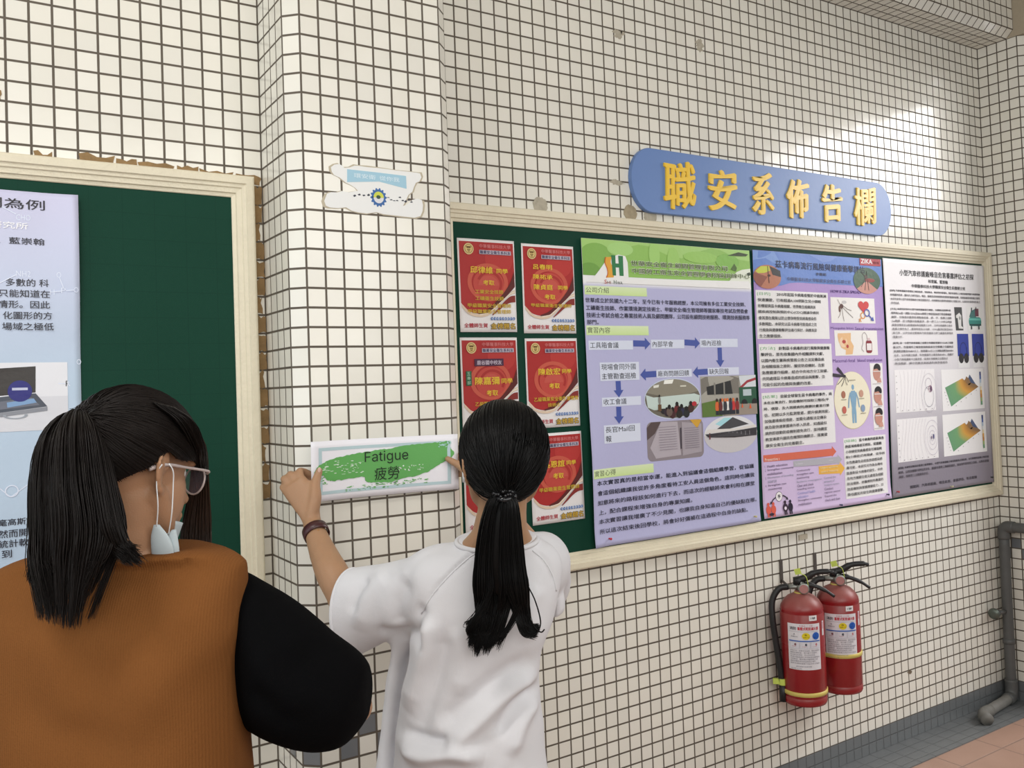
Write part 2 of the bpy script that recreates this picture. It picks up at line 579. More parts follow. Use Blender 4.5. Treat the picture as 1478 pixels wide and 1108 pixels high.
LATIN = None
try:        # the plain sans-serif that ships with Blender
    import os
    LATIN = bpy.data.fonts.load(os.path.join(bpy.utils.system_resource('DATAFILES', path='fonts'), 'Inter.woff2'))
except Exception:
    pass
_glyph = {}
def glyphs(s, bold=0.0, align='LEFT', line=1.0):
    key = (s, bold, align, line)
    if key in _glyph: return _glyph[key]
    c = bpy.data.curves.new('t', 'FONT')
    c.body = s
    c.resolution_u = 2
    if LATIN is not None and s == 'Fatigue': c.font = LATIN
    c.offset = bold
    c.align_x = align
    c.space_line = line
    o = bpy.data.objects.new('t', c); COL.objects.link(o)
    dg = bpy.context.evaluated_depsgraph_get()
    m = bpy.data.meshes.new_from_object(o.evaluated_get(dg))
    co = np.empty(len(m.vertices) * 3, np.float32); m.vertices.foreach_get('co', co)
    co = co.reshape(-1, 3)[:, :2].astype(float)
    fs = [tuple(p.vertices) for p in m.polygons]
    bpy.data.objects.remove(o); bpy.data.curves.remove(c); bpy.data.meshes.remove(m)
    _glyph[key] = (co, fs)
    return co, fs

class Print:
    """something printed on a sheet; u to the right, v downwards, millimetres"""
    def __init__(s):
        s.v, s.f, s.c, s.z = [], [], [], 0
    def add(s, pts, faces, col, z=None):
        k = len(s.v)
        s.z += 1
        zz = s.z if z is None else z
        col = np.array(col, float)
        for i, p in enumerate(pts):
            s.v.append((p[0], p[1], zz))
            s.c.append(tuple(col[i]) if col.ndim == 2 else tuple(col))
        s.f += [tuple(i + k for i in q) for q in faces]
        return s
    def rect(s, u0, v0, u1, v1, col, cell=20, col2=None, horiz=False):
        nu = max(1, int(math.ceil(abs(u1 - u0) / cell))); nv = max(1, int(math.ceil(abs(v1 - v0) / cell)))
        pts = [(u0 + (u1 - u0) * i / nu, v0 + (v1 - v0) * j / nv) for j in range(nv + 1) for i in range(nu + 1)]
        fs = [(j * (nu + 1) + i, j * (nu + 1) + i + 1, (j + 1) * (nu + 1) + i + 1, (j + 1) * (nu + 1) + i) for j in range(nv) for i in range(nu)]
        if col2 is not None:
            a, b = np.array(col), np.array(col2)
            w = np.array([((p[0] - u0) / (u1 - u0)) if horiz else ((p[1] - v0) / (v1 - v0)) for p in pts])
            col = a + (b - a) * w[:, None]
        return s.add(pts, fs, col)
    def ellipse(s, u, v, ru, rv, col, a0=0, a1=360, inner=0.0, n=40):
        nr = max(1, int(math.ceil(max(ru, rv) * (1 - inner) / 20)))
        pts, fs = [], []
        for j in range(nr + 1):
            q = inner + (1 - inner) * j / nr
            for i in range(n + 1):
                a = math.radians(a0 + (a1 - a0) * i / n)
                pts.append((u + ru * q * math.cos(a), v + rv * q * math.sin(a)))
        for j in range(nr):
            for i in range(n):
                fs.append((j * (n + 1) + i, j * (n + 1) + i + 1, (j + 1) * (n + 1) + i + 1, (j + 1) * (n + 1) + i))
        return s.add(pts, fs, col)
    def poly(s, pts, col):
        if len(pts) == 4:
            n = 7
            A = [V(pts[0]) + (V(pts[1]) - V(pts[0])) * i / n for i in range(n + 1)]
            B = [V(pts[3]) + (V(pts[2]) - V(pts[3])) * i / n for i in range(n + 1)]
            return s.between(A, B, col, n)
        return s.add(pts, [tuple(range(len(pts)))], col)
    def band(s, pts, w, col):
        """stroke along pts; w scalar or list"""
        P = [V(p) for p in pts]
        W = w if hasattr(w, '__len__') else [w] * len(P)
        vs = []
        for i, p in enumerate(P):
            d = P[min(i + 1, len(P) - 1)] - P[max(i - 1, 0)]
            d = d / (np.linalg.norm(d) + 1e-9)
            nn = V(-d[1], d[0])
            vs += [p + nn * W[i] / 2, p - nn * W[i] / 2]
        return s.add(vs, [(2 * i, 2 * i + 2, 2 * i + 3, 2 * i + 1) for i in range(len(P) - 1)], col)
    def between(s, A, B, col, nv=6):
        """surface between curves A and B (same length)"""
        n = len(A)
        pts = [tuple(V(A[i]) + (V(B[i]) - V(A[i])) * j / nv) for j in range(nv + 1) for i in range(n)]
        fs = [(j * n + i, j * n + i + 1, (j + 1) * n + i + 1, (j + 1) * n + i) for j in range(nv) for i in range(n - 1)]
        return s.add(pts, fs, col)
    def text(s, st, u0, v0, u1, v1, col, bold=0.0, keep=False):
        """string stretched into the box; keep = keep the aspect, v extent rules"""
        co, fs = glyphs(st)
        lo, hi = co.min(0), co.max(0)
        q = (co - lo) / (hi - lo + 1e-9)
        pts = np.stack([u0 + q[:, 0] * (u1 - u0), v1 - q[:, 1] * (v1 - v0)], 1)
        b = bold * (v1 - v0) * 0.9
        s.z += 1
        for du, dv in (((0, 0),) if bold < 0.009 else ((-b, 0), (b, 0), (0, -b * 0.8), (0, b * 0.8))):
            s.add(pts + V(du, dv), fs, col, s.z)
        return s
    def lines(s, rows, u0, v0, u1, pitch, h, col, bold=0.0, full=None):
        """text rows; each row is stretched to its share of the widest row"""
        full = full or max(len(r) for r in rows)
        for i, r in enumerate(rows):
            if not r.strip(): continue
            lead = len(r) - len(r.lstrip('\u3000 '))
            k = (u1 - u0) / full
            s.text(r.strip(), u0 + lead * k, v0 + i * pitch, u0 + len(r) * k, v0 + i * pitch + h, col, bold)
        return s

class Sheet:
    """a paper sheet hung on a wall plane y = y0 with its printing as parts"""
    def __init__(s, name, label, cat, group, x0, z0, y0, W, H, color, wave=None, rot=0.0, thick=0.0004, corner_col=None):
        s.x0, s.z0, s.y0, s.W, s.H, s.rot = x0, z0, y0, W, H, rot
        s.wave = wave or (lambda u, v: 0.001)
        s.root = thing(name, label, cat, tuple(s.at(W / 2, H, 0)), group)
        nu, nv = max(4, int(W / 0.015)), max(4, int(H / 0.015))
        vs, fs, cs = [], [], []
        for side in (0, 1):
            for j in range(nv + 1):
                for i in range(nu + 1):
                    u, v = W * i / nu, H * j / nv
                    vs.append(s.at(u, v, 0, thick if side == 0 else 0))
                    c = color(u, v) if callable(color) else color
                    cs.append(c if side == 0 else (0.6, 0.6, 0.6))
        N = (nu + 1) * (nv + 1)
        for j in range(nv):
            for i in range(nu):
                a = j * (nu + 1) + i
                q = (a, a + nu + 1, a + nu + 2, a + 1)
                fs.append(q); fs.append(tuple(N + k for k in q[::-1]))
        edge = [i for i in range(nu + 1)] + [j * (nu + 1) + nu for j in range(1, nv + 1)] + [nv * (nu + 1) + i for i in range(nu - 1, -1, -1)] + [j * (nu + 1) for j in range(nv - 1, 0, -1)]
        for k in range(len(edge)):
            a, b = edge[k], edge[(k + 1) % len(edge)]
            fs.append((a, b, N + b, N + a))
        s.paper = put('paper', vs, fs, M_INK, s.root, True, cols=[(*c, 1) for c in cs])
    def at(s, u, v, layer=0, extra=0.0):
        ca, sa = math.cos(s.rot), math.sin(s.rot)
        return V(s.x0 + u * ca + v * sa, s.y0 - s.wave(u, v) - extra - 0.0036 * (1 - math.exp(-layer / 12.0)), s.z0 - v * ca + u * sa)
    def part(s, name, pr, label=None):
        if not pr.v: return
        vs = [s.at(u * 0.001, v * 0.001, z, 0.0007) for u, v, z in pr.v]
        o = put(name, vs, pr.f, M_INK, s.root, cols=[(*c, 1) for c in pr.c])
        if label: o['label'] = label
        return o

BLACK, WHITE = (0.02, 0.02, 0.025), (0.80, 0.80, 0.80)

# ---------------------------------------------------------------- blue sign with yellow raised characters
M_SIGN = simple('blue_sign_board', (0.135, 0.235, 0.50), 0.42, 0.04, 6, 0.0005, 40)
M_YELL = simple('yellow_plastic', (0.86, 0.56, 0.05), 0.35, 0.04, 10)
sx0, sx1, sz0, sz1 = 0.690, 2.200, 2.245, 2.482
sign = thing('sign', 'long blue sign with rounded ends and six raised yellow characters above the board', 'sign', ((sx0 + sx1) / 2, 0, sz0))
r = (sz1 - sz0) / 2
pts = []
for k in range(33):
    a = math.pi / 2 + math.pi * k / 32
    pts.append((sx0 + r * 0.8 + r * 0.8 * math.cos(a), (sz0 + sz1) / 2 + r * math.sin(a)))
for k in range(33):
    a = -math.pi / 2 + math.pi * k / 32
    pts.append((sx1 - r * 0.8 + r * 0.8 * math.cos(a), (sz0 + sz1) / 2 + r * math.sin(a)))
n = len(pts)
prof2 = [(1.0, 0.001), (1.0, 0.017), (0.985, 0.020)]
vs, fs = [], []
cx_, cz_ = (sx0 + sx1) / 2, (sz0 + sz1) / 2
for q, d in prof2:
    for a, b in pts:
        vs.append(V(a + (1 - q) * (0.1 if a < cx_ else -0.1) * 0.6, -d, cz_ + (b - cz_) * (1 - (1 - q) * 1.2)))
for j in range(2):
    for i in range(n):
        k = (i + 1) % n
        fs.append((j * n + i, j * n + k, (j + 1) * n + k, (j + 1) * n + i))
fs += [tuple(range(n))[::-1], tuple(range(2 * n, 3 * n))]
put('sign_board', vs, fs, M_SIGN, sign)
def raised(ch, x0, x1, z0, z1, y, d, bold):
    """thick brush-written character: a slanted nib swept over the strokes"""
    c = bpy.data.curves.new('t', 'FONT')
    c.body = ch; c.extrude = 0.05; c.resolution_u = 3
    o = bpy.data.objects.new('t', c); COL.objects.link(o)
    m = bpy.data.meshes.new_from_object(o.evaluated_get(bpy.context.evaluated_depsgraph_get()))
    co = np.array([v.co for v in m.vertices]); fs = [tuple(p.vertices) for p in m.polygons]
    bpy.data.objects.remove(o); bpy.data.curves.remove(c); bpy.data.meshes.remove(m)
    lo, hi = co.min(0), co.max(0)
    q = (co - lo) / (hi - lo)
    b = bold
    parts = []
    for k, t in enumerate((-1, -0.6, -0.2, 0.2, 0.6, 1)):
        vs = []
        for a, h, w in q:
            h2 = h + 0.10 * (a - 0.5) - 0.05 * math.sin(math.pi * a)
            a2 = a + 0.05 * (h - 0.5)
            vs.append(V(x0 + b + a2 * (x1 - x0 - 2 * b) + t * b, y - w * (d + 0.0002 * k), z0 + 0.008 + h2 * (z1 - z0 - 0.016) - t * b * 0.55))
        parts.append((vs, fs))
    return put('raised_character', *merge(*parts), M_YELL, sign)
raised('職', 0.838, 0.999, 2.268, 2.456, -0.020, 0.0065, 0.0032)
raised('安', 1.062, 1.216, 2.278, 2.450, -0.020, 0.0065, 0.0046)
raised('系', 1.299, 1.426, 2.283, 2.456, -0.020, 0.0065, 0.0046)
raised('佈', 1.499, 1.638, 2.282, 2.456, -0.020, 0.0065, 0.0046)
raised('告', 1.720, 1.853, 2.282, 2.456, -0.020, 0.0065, 0.0046)
raised('欄', 1.931, 2.082, 2.283, 2.461, -0.020, 0.0065, 0.0032)

# ---------------------------------------------------------------- red notices (A4)
YB = -0.0085
def notice(x0, z0, label, rot, body):
    w = lambda u, v: 0.0012 + 0.0012 * math.sin(9 * u + 5 * v + x0 * 20)
    sh = Sheet('notice', label, 'notice', 'red congratulation notices on the long board', x0, z0, YB, 0.210, 0.297, lin('e9e6e6'), w, rot)
    p = Print()
    N = 24
    cu = smooth_path([(207, 122, 0), (186, 152, 0), (160, 180, 0), (134, 204, 0), (104, 226, 0), (72, 238, 0), (42, 234, 0), (20, 222, 0), (6, 205, 0)], 4)
    cu = [V(q[0], q[1]) for q in cu]
    top = [V(205 - 199 * i / (len(cu) - 1), 9) for i in range(len(cu))]
    p.between(top, cu, lin('ab2f2e'), 10)
    # lighter field towards the upper right, as printed
    p.ellipse(150, 62, 52, 46, lin('b83a36'))
    # concentric emblem printed in lighter red
    p.ellipse(106, 138, 75, 61, lin('c65a48'), inner=0.80)
    p.ellipse(108, 142, 57, 48, lin('bf4a40'))
    p.ellipse(112, 142, 47, 40, lin('a9332f'), a0=200, a1=390, inner=0.80)
    p.ellipse(108, 148, 38, 32, lin('c4564a'), a0=180, a1=360, inner=0.2)
    sh.part('red_field', p)
    p = Print(); p.z = 8
    # ribbon sweeping up to the right
    a = [V(q[0], q[1]) for q in smooth_path([(205, 100, 0), (190, 135, 0), (165, 168, 0), (132, 200, 0), (100, 224, 0), (66, 236, 0)], 5)]
    b = [V(q[0], q[1]) for q in smooth_path([(206, 150, 0), (196, 160, 0), (172, 182, 0), (140, 210, 0), (104, 234, 0), (66, 240, 0)], 5)]
    p.between(a, b, lin('5e2826'), 4)
    c = [V(q[0], q[1]) for q in smooth_path([(206, 172, 0), (190, 176, 0), (160, 196, 0), (128, 226, 0), (98, 246, 0), (62, 249, 0), (30, 240, 0), (7, 218, 0)], 4)]
    d = [V(q[0], q[1]) for q in smooth_path([(206, 160, 0), (192, 166, 0), (164, 190, 0), (130, 216, 0), (100, 236, 0), (66, 240, 0), (36, 234, 0), (7, 208, 0)], 4)]
    p.between(d, c, lin('dcc6b0'), 3)
    e = [V(q[0], q[1]) for q in smooth_path([(206, 200, 0), (186, 202, 0), (164, 212, 0), (142, 228, 0), (118, 244, 0)], 5)]
    f = [V(q[0], q[1]) for q in smooth_path([(206, 178, 0), (186, 182, 0), (162, 200, 0), (136, 224, 0), (116, 242, 0)], 5)]
    p.between(f, e, lin('86322d'), 3)
    p.band([(206, 166), (188, 172), (164, 190), (134, 214), (104, 236), (72, 242)], 2.5, lin('efe4d4'))
    sh.part('ribbon_print', p)
    p = Print(); p.z = 14
    p.ellipse(39, 33, 18, 18, lin('d9c48c')); p.ellipse(39, 33, 14.5, 14.5, lin('8a6a35')); p.ellipse(39, 33, 12.5, 12.5, lin('d6bd7c'))
    p.poly([(30, 25), (48, 25), (46, 31), (32, 31)], lin('6d5026')); p.rect(33, 34, 45, 37, lin('6d5026')); p.rect(35, 39, 43, 42, lin('6d5026'))
    sh.part('gold_seal', p)
    p = Print(); p.z = 14
    p.text('中華醫事科技大學', 78, 16, 194, 28, lin('d98080'), 0.012)
    p.rect(77, 35, 195, 48, lin('c3b9c6'), 10)
    p.text('職業安全衛生系科友', 79, 36, 193, 47, lin('3b3456'), 0.03)
    sh.part('heading', p)
    for st, u0, v0, u1, v1 in body:
        p = Print(); p.z = 16
        p.text(st, u0, v0, u1, v1, lin('e6c440') if v0 < 150 or len(st) < 3 else lin('cfae3c'), 0.022)
        sh.part('yellow_text', p)
    p = Print(); p.z = 14
    p.text('全體師生賀', 13, 269, 98, 283, lin('b02234'), 0.02)
    for k in range(9): p.ellipse(115 + 10.2 * k, 254, 5.2, 5.2, lin('2f62a8'), n=16)
    p.text('安全衛生職業安全', 112, 250, 200, 258, lin('dfe6f0'), 0.0)
    p.text('金榜題名', 109, 268, 201, 288, lin('3a3630'), 0.075)
    p.text('金榜題名', 110, 269, 200, 287, lin('dcb23e'), 0.01)
    sh.part('footer_text', p)
    return sh
n1 = notice(-0.022, 2.105, 'red notice at the upper left of the long board, one name above four lines', 0.004,
       [('邱律維', 42, 88, 124, 110), ('同學', 138, 93, 180, 108), ('考取', 87, 131, 128, 147), ('工業安全技師', 56, 162, 160, 175), ('工礦衛生技師', 56, 183, 161, 196), ('甲級職業安全管理師', 28, 206, 188, 219), ('甲級職業衛生管理師', 28, 225, 187, 238)])
n2 = notice(0.217, 2.102, 'red notice listing three names in yellow, top row beside the green-headed poster', -0.002,
       [('呂春明', 43, 67, 118, 84), ('陳祐承', 42, 101, 119, 117), ('陳貞庭', 43, 134, 118, 152), ('同學', 140, 136, 179, 150), ('考取', 84, 167, 127, 183), ('甲級職業衛生管理師', 30, 198, 192, 210)])
n3 = notice(-0.024, 1.791, 'red notice with a dark bar and small green tab, partly behind the head', 0.0,
       [('陳嘉彌', 48, 126, 138, 150), ('同學', 145, 132, 186, 148), ('考取', 88, 168, 130, 186), ('乙級職業安全管理員', 46, 204, 192, 217)])
p = Print(); p.z = 18
p.rect(48, 68, 155, 91, lin('4c2c44'), 15); p.text('鹿谷國中校友', 57, 73, 148, 87, lin('c9bccb'), 0.02)
n3.part('name_bar', p)
p = Print(); p.z = 18
p.rect(16, 106, 36, 152, lin('2f6244'), 10)
for k, ch in enumerate('五專部'): p.text(ch, 20, 109 + 14 * k, 32, 120 + 14 * k, lin('a5c2a9'), 0.01)
n3.part('green_tab', p)
n4 = notice(0.218, 1.788, 'red notice with one name in yellow, in the middle row beside the lavender poster', 0.002,
       [('陳啟宏', 48, 100, 134, 122), ('同學', 142, 104, 180, 118), ('考取', 88, 150, 130, 168), ('乙級職業安全衛生管理員', 26, 195, 205, 209), ('技術士', 80, 216, 130, 228)])
n5 = notice(-0.026, 1.473, 'red notice almost wholly hidden behind the head and neck of the woman in white', 0.0,
       [('陳同學', 48, 100, 150, 122), ('考取', 88, 150, 130, 168)])
n6 = notice(0.222, 1.472, 'red notice in the bottom row, right of the head of the woman in white', 0.006,
       [('吳恩誼', 48, 92, 134, 114), ('同學', 142, 96, 180, 110), ('考取', 86, 134, 128, 152), ('甲級職業衛生管理師', 30, 178, 190, 192)])

# ---------------------------------------------------------------- poster: internship report (green head, lavender sheet)
def wave1(u, v):
    c = 0.003 + 0.0025 * math.sin(7 * u + 1.3) * math.sin(3.1 * v + 0.4) + 0.0016 * math.sin(16 * u + 9 * v)
    c += 0.016 * max(0, 1 - u / 0.10) ** 2 * min(1, max(0, (v - 0.25) / 0.5)) + 0.006 * max(0, (v - 0.98) / 0.08) ** 2
    return max(0.001, c)
LAV = lin('b8b8dc')
def col1(u, v):
    return lin('f0f0f2') if v < 0.153 else LAV
s1 = Sheet('poster', 'lavender poster with a green leafy heading, flow chart and four small photos', 'poster', 'large posters', 0.460, 2.134, YB, 0.822, 1.062, col1, wave1, 0.0)
p = Print()
p.rect(0.5, 0.5, 821.5, 128, lin('92c060'), 20)
N = 16
A = [(i * 820 / N, 0.5) for i in range(N + 1)]
B = [(i * 820 / N, 34 + 22 * math.sin(i * 0.9) - i * 0.8) for i in range(N + 1)]
p.between(A, B, lin('a6cf78'), 3)
for u, v, ru, rv, h in ((60, 60, 70, 46, '86b459'), (30, 110, 45, 26, '74a24c'), (170, 30, 60, 24, 'a9d480'), (330, 40, 26, 46, 'a4d075'), (420, 60, 30, 50, 'a0cc6e'), (560, 40, 90, 22, '9ac865'), (700, 50, 60, 30, '86ba58')):
    p.between([V(max(0.5, u + ru * math.cos(a)), max(0.5, v - rv * math.sin(a))) for a in np.linspace(math.pi, 0, 20)], [V(max(0.5, u + ru * math.cos(a)), min(127, v + rv * math.sin(a))) for a in np.linspace(math.pi, 0, 20)], lin(h), 5)
p.poly([(0, 152), (12, 152), (40, 140), (70, 110), (95, 82), (120, 62), (160, 50), (192, 54), (202, 76), (204, 134), (204, 152)], lin('efefee'))
p.poly([(204, 132), (814, 122), (820, 152), (204, 152)], lin('efefee'))
p.poly([(725, 106), (745, 88), (775, 78), (820, 72), (820, 128), (700, 128)], lin('e6ecdc'))
p.poly([(715, 78), (735, 55), (748, 72), (742, 86)], lin('56703a')); p.poly([(700, 26), (760, 10), (812, 16), (800, 24)], lin('3f4a30')); p.poly([(798, 92), (816, 86), (820, 96), (806, 104)], lin('33402a'))
s1.part('leafy_header', p)
p = Print(); p.z = 14
a = [V(q[0], q[1]) for q in smooth_path([(101, 62, 0), (97, 82, 0), (106, 102, 0), (108, 120, 0), (101, 134, 0)], 5)]
b = [V(q[0], q[1]) for q in smooth_path([(128, 60, 0), (123, 80, 0), (134, 98, 0), (138, 116, 0), (134, 132, 0)], 5)]
p.between(a, b, lin('e3a63d'), 3)
p.band(a, 4, lin('c9622c'))
for u0, u1 in ((126, 145), (158, 180)): p.poly([(u0, 54), (u1, 54), (u1 + 0.5, 125), (u0 + 4, 125)], lin('2f7a4a'))
p.rect(140, 82, 164, 96, lin('2f7a4a'))
p.text('S', 92, 141, 102, 155, lin('c0392b')); p.text('HI', 104, 145, 120, 155, lin('8a4a3a')); p.text('H', 134, 141, 146, 155, lin('2f5a3a')); p.text('WA', 149, 145, 174, 155, lin('3c4a44'))
s1.part('emblem', p)
p = Print(); p.z = 14
for st, u0, v0, u1, v1 in (('世華安全衛生顧問管理有限公司', 217, 68, 697, 86), ('中國勞工衛生安全管理學會附設訓練中心', 221, 95, 812, 113)):
    p.text(st, u0 - 1, v0 - 1, u1 + 1, v1 + 1, lin('dfe8cf'), 0.06)
    p.text(st, u0, v0, u1, v1, lin('4c5836'), 0.02)
s1.part('heading', p)
for h, v0, v1 in (('公司介紹', 164, 195), ('實習內容', 302, 335), ('實習心得', 796, 828)):
    p = Print()
    p.rect(5, v0, 287, v1, lin('dcebc0'), 20, lin('cde59c'))
    p.text(h, 10, v0 + 5, 112, v1 - 7, lin('56604a'), 0.0)
    s1.part('section_band', p)
p = Print()
p.text('世華成立於民國九十二年，至今已有十年服務經歷，本公司擁有多位工業安全技師、', 6, 206, 786, 223, lin('26263a'), 0.012)
p.text('工礦衛生技師、作業環境測定技術士、甲級安全/衛生管理師等國家專技考試及勞委會', 7, 232, 798, 249, lin('26263a'), 0.012)
p.text('技術士考試合格之專業技術人員及顧問團隊，公司設有顧問技術服務、環測技術服務等', 8, 257, 806, 275, lin('26263a'), 0.012)
p.text('部門。', 8, 282, 60, 298, lin('26263a'), 0.012)
s1.part('text_block', p)
def fbox(u0, v0, u1, v1, rows):
    p = Print()
    p.rect(u0, v0, u1, v1, lin('d9dff0'), 20)
    n = len(rows); hh = (v1 - v0) / n
    for k, r in enumerate(rows):
        w = 25.5 * sum(0.55 if ord(c) < 128 else 1 for c in r)
        p.text(r, u0 + 7, v0 + hh * k + hh / 2 - 10.5, min(u1 - 4, u0 + 7 + w), v0 + hh * k + hh / 2 + 10.5, lin('222228'), 0.008)
    s1.part('flow_box', p)
fbox(12, 354, 211, 386, ['工具箱會議']); fbox(296, 351, 460, 383, ['內部早會']); fbox(540, 348, 736, 380, ['場內巡檢'])
fbox(573, 458, 738, 487, ['缺失回報']); fbox(318, 460, 492, 489, ['廠商問題回饋']); fbox(59, 430, 235, 494, ['現場會同外國', '主管勘查巡檢'])
fbox(62, 552, 239, 583, ['收工會議']); fbox(65, 648, 232, 711, ['長官Mail回', '報'])
def arrow(u0, v0, u1, v1, w=22, hw=44, hl=26):
    a, b = V(u0, v0), V(u1, v1)
    d = (b - a) / np.linalg.norm(b - a); nn = V(-d[1], d[0])
    k = b - d * hl
    p = Print()
    p.add([a + nn * w / 2, a - nn * w / 2, k - nn * w / 2, k + nn * w / 2, k + nn * hw / 2, k - nn * hw / 2, b], [(0, 1, 2, 3), (4, 5, 6)], lin('4a5aa4'))
    s1.part('arrow', p)
arrow(213, 364, 293, 366); arrow(462, 361, 540, 365); arrow(639, 382, 639, 456); arrow(573, 472, 497, 474); arrow(317, 475, 239, 477); arrow(137, 496, 138, 554); arrow(135, 586, 134, 646)
# four little photographs
p = Print()
p.ellipse(393, 567, 139, 75, lin('c9d2e6')); p.ellipse(393, 567, 135, 71, lin('6f6a5e'))
p.ellipse(393, 567, 135, 71, lin('8d8879'), a0=200, a1=340)
p.poly([(262, 550), (300, 560), (500, 552), (526, 560), (520, 590), (480, 600), (300, 606), (270, 595)], lin('c6d6d0'))
p.poly([(355, 499), (400, 497), (392, 512), (350, 513)], lin('f4f4ec')); p.poly([(300, 517), (328, 514), (325, 524), (300, 526)], lin('e4e4da')); p.rect(430, 520, 460, 525, lin('dcdacb'))
for k, (u, h) in enumerate(((345, '2c2a2c'), (362, '3b2f38'), (388, '4a2a2c'), (410, '6b2d30'), (432, '31304a'), (455, '2a2a2c'), (478, '47312c'), (372, '6a5a52'), (420, '2b2620'))):
    p.ellipse(u, 606 + (k % 3) * 9, 15, 16, lin(h), n=14); p.ellipse(u, 588 + (k % 3) * 9, 8, 9, lin('1f1b1b'), n=12)
p.ellipse(495, 590, 12, 9, lin('b3303a'), n=14)
p.ellipse(326, 572, 6, 16, lin('8a8a84'), n=12); p.ellipse(326, 555, 4, 5, lin('2b2422'), n=10); p.rect(318, 586, 334, 610, lin('6b5038'))
s1.part('meeting_photo', p)
p = Print()
p.rect(533, 490, 827, 643, lin('a9a69c'), 20)
p.poly([(535, 500), (560, 492), (700, 492), (735, 500), (735, 560), (640, 556), (560, 545), (535, 560)], lin('7c7870')); p.poly([(562, 530), (690, 508), (700, 560), (565, 560)], lin('2f3030'))
for u in (600, 650): p.rect(u, 515, u + 8, 562, lin('8b8880'))
p.poly([(735, 492), (827, 490), (827, 540), (745, 540)], lin('d7dde2'))
p.band([(740, 540), (780, 515), (827, 505)], 10, lin('a33a44'))
p.rect(735, 536, 827, 600, lin('2f5a45'), 20); p.rect(755, 545, 800, 570, lin('b9c8cc'), 20); p.ellipse(760, 600, 17, 17, lin('202222')); p.ellipse(815, 598, 15, 17, lin('202222'))
p.poly([(535, 590), (620, 580), (640, 643), (535, 643)], lin('5f7a3c')); p.poly([(640, 600), (827, 602), (827, 643), (650, 643)], lin('9b8f84'))
for u, h in ((612, 'd86a3a'), (640, 'b8b8b4'), (668, 'e6e4e0'), (700, 'c23a3a'), (655, '3a3a40'), (720, '8a3030'), (630, '6a3030'), (684, '343848')):
    p.ellipse(u, 606, 10, 22, lin(h), n=14); p.ellipse(u, 582, 6, 7, lin('e07a45' if u % 3 else '3a2a28'), n=10); p.rect(u - 8, 622, u + 8, 638, lin('2e3038'))
p.poly([(784, 620), (790, 600), (796, 620)], lin('e0602e')); p.poly([(742, 615), (747, 598), (752, 615)], lin('e0602e'))
s1.part('site_photo', p)
p = Print()
def rrect(p, u0, v0, u1, v1, r, col):
    us = [u0 + r * (1 - math.cos(math.radians(15 * k))) for k in range(7)]
    dv = [r * (1 - math.sin(math.radians(15 * k))) for k in range(7)]
    mid = list(np.linspace(u0 + r, u1 - r, 9))[1:-1]
    us = us + mid + [u0 + u1 - q for q in us[::-1]]
    dv = dv + [0] * len(mid) + dv[::-1]
    p.between([V(a, v0 + d) for a, d in zip(us, dv)], [V(a, v1 - d) for a, d in zip(us, dv)], col, 6)
rrect(p, 262, 648, 536, 789, 22, lin('8f868c'))
p.poly([(262, 668), (284, 649), (330, 649), (300, 690), (262, 712)], lin('5a4c4c')); p.poly([(330, 650), (410, 652), (420, 775), (300, 780), (275, 740)], lin('b4acb4')); p.poly([(430, 655), (528, 665), (524, 770), (428, 778)], lin('a8a0a8'))
p.poly([(470, 648), (530, 650), (505, 682)], lin('d2a23e')); p.poly([(421, 676), (427, 675), (424, 752), (418, 754)], lin('403a44'))
for k in range(10):
    p.rect(318, 668 + k * 9, 402, 670 + k * 9, lin('978f99')); p.rect(440, 678 + k * 8, 512, 680 + k * 8, lin('8a828c'))
s1.part('paperwork_photo', p)
p = Print()
p.ellipse(681, 714, 141, 71, lin('c9c6c9'))
p.ellipse(681, 714, 141, 71, lin('dfe0e4'), a0=180, a1=360)
p.poly([(600, 672), (650, 650), (690, 652), (640, 684)], lin('a9dbe4')); p.poly([(590, 700), (695, 650), (780, 680), (640, 698)], lin('4a4a4e')); p.poly([(545, 706), (560, 690), (700, 694), (815, 684), (818, 694), (700, 702)], lin('dcd8d4'))
p.poly([(545, 708), (700, 703), (820, 695), (818, 726), (700, 728), (560, 720)], lin('3c3a3e')); p.rect(566, 704, 572, 728, lin('703038'))
for k in range(9): p.rect(600 + k * 22, 706, 606 + k * 22, 722, lin('6a686c'))
s1.part('yard_photo', p)
p = Print()
rows = [('本次實習真的是相當幸運，能進入到協議會這個組織學習，從協議', 22, 836, 796), ('會這個組織讓我從許多角度看待工安人員這個角色，這同時也讓我', 23, 870, 796), ('知意將來的路程該如何進行下去，而這次的經驗將來會利用在課堂', 22, 903, 795), ('上，配合課程來增強自身的專業知識。', 26, 936, 464), ('本次實習讓我增廣了不少見聞，也讓我自身知道自己的優缺點在哪。', 26, 967, 802), ('所以這次結束後回學校，將會好好彌補在這過程中自身的缺點。', 27, 1001, 750)]
for st, u0, v0, u1 in rows: p.text(st, u0, v0, u1, v0 + 17, lin('222234'), 0.014)
s1.part('text_block', p)

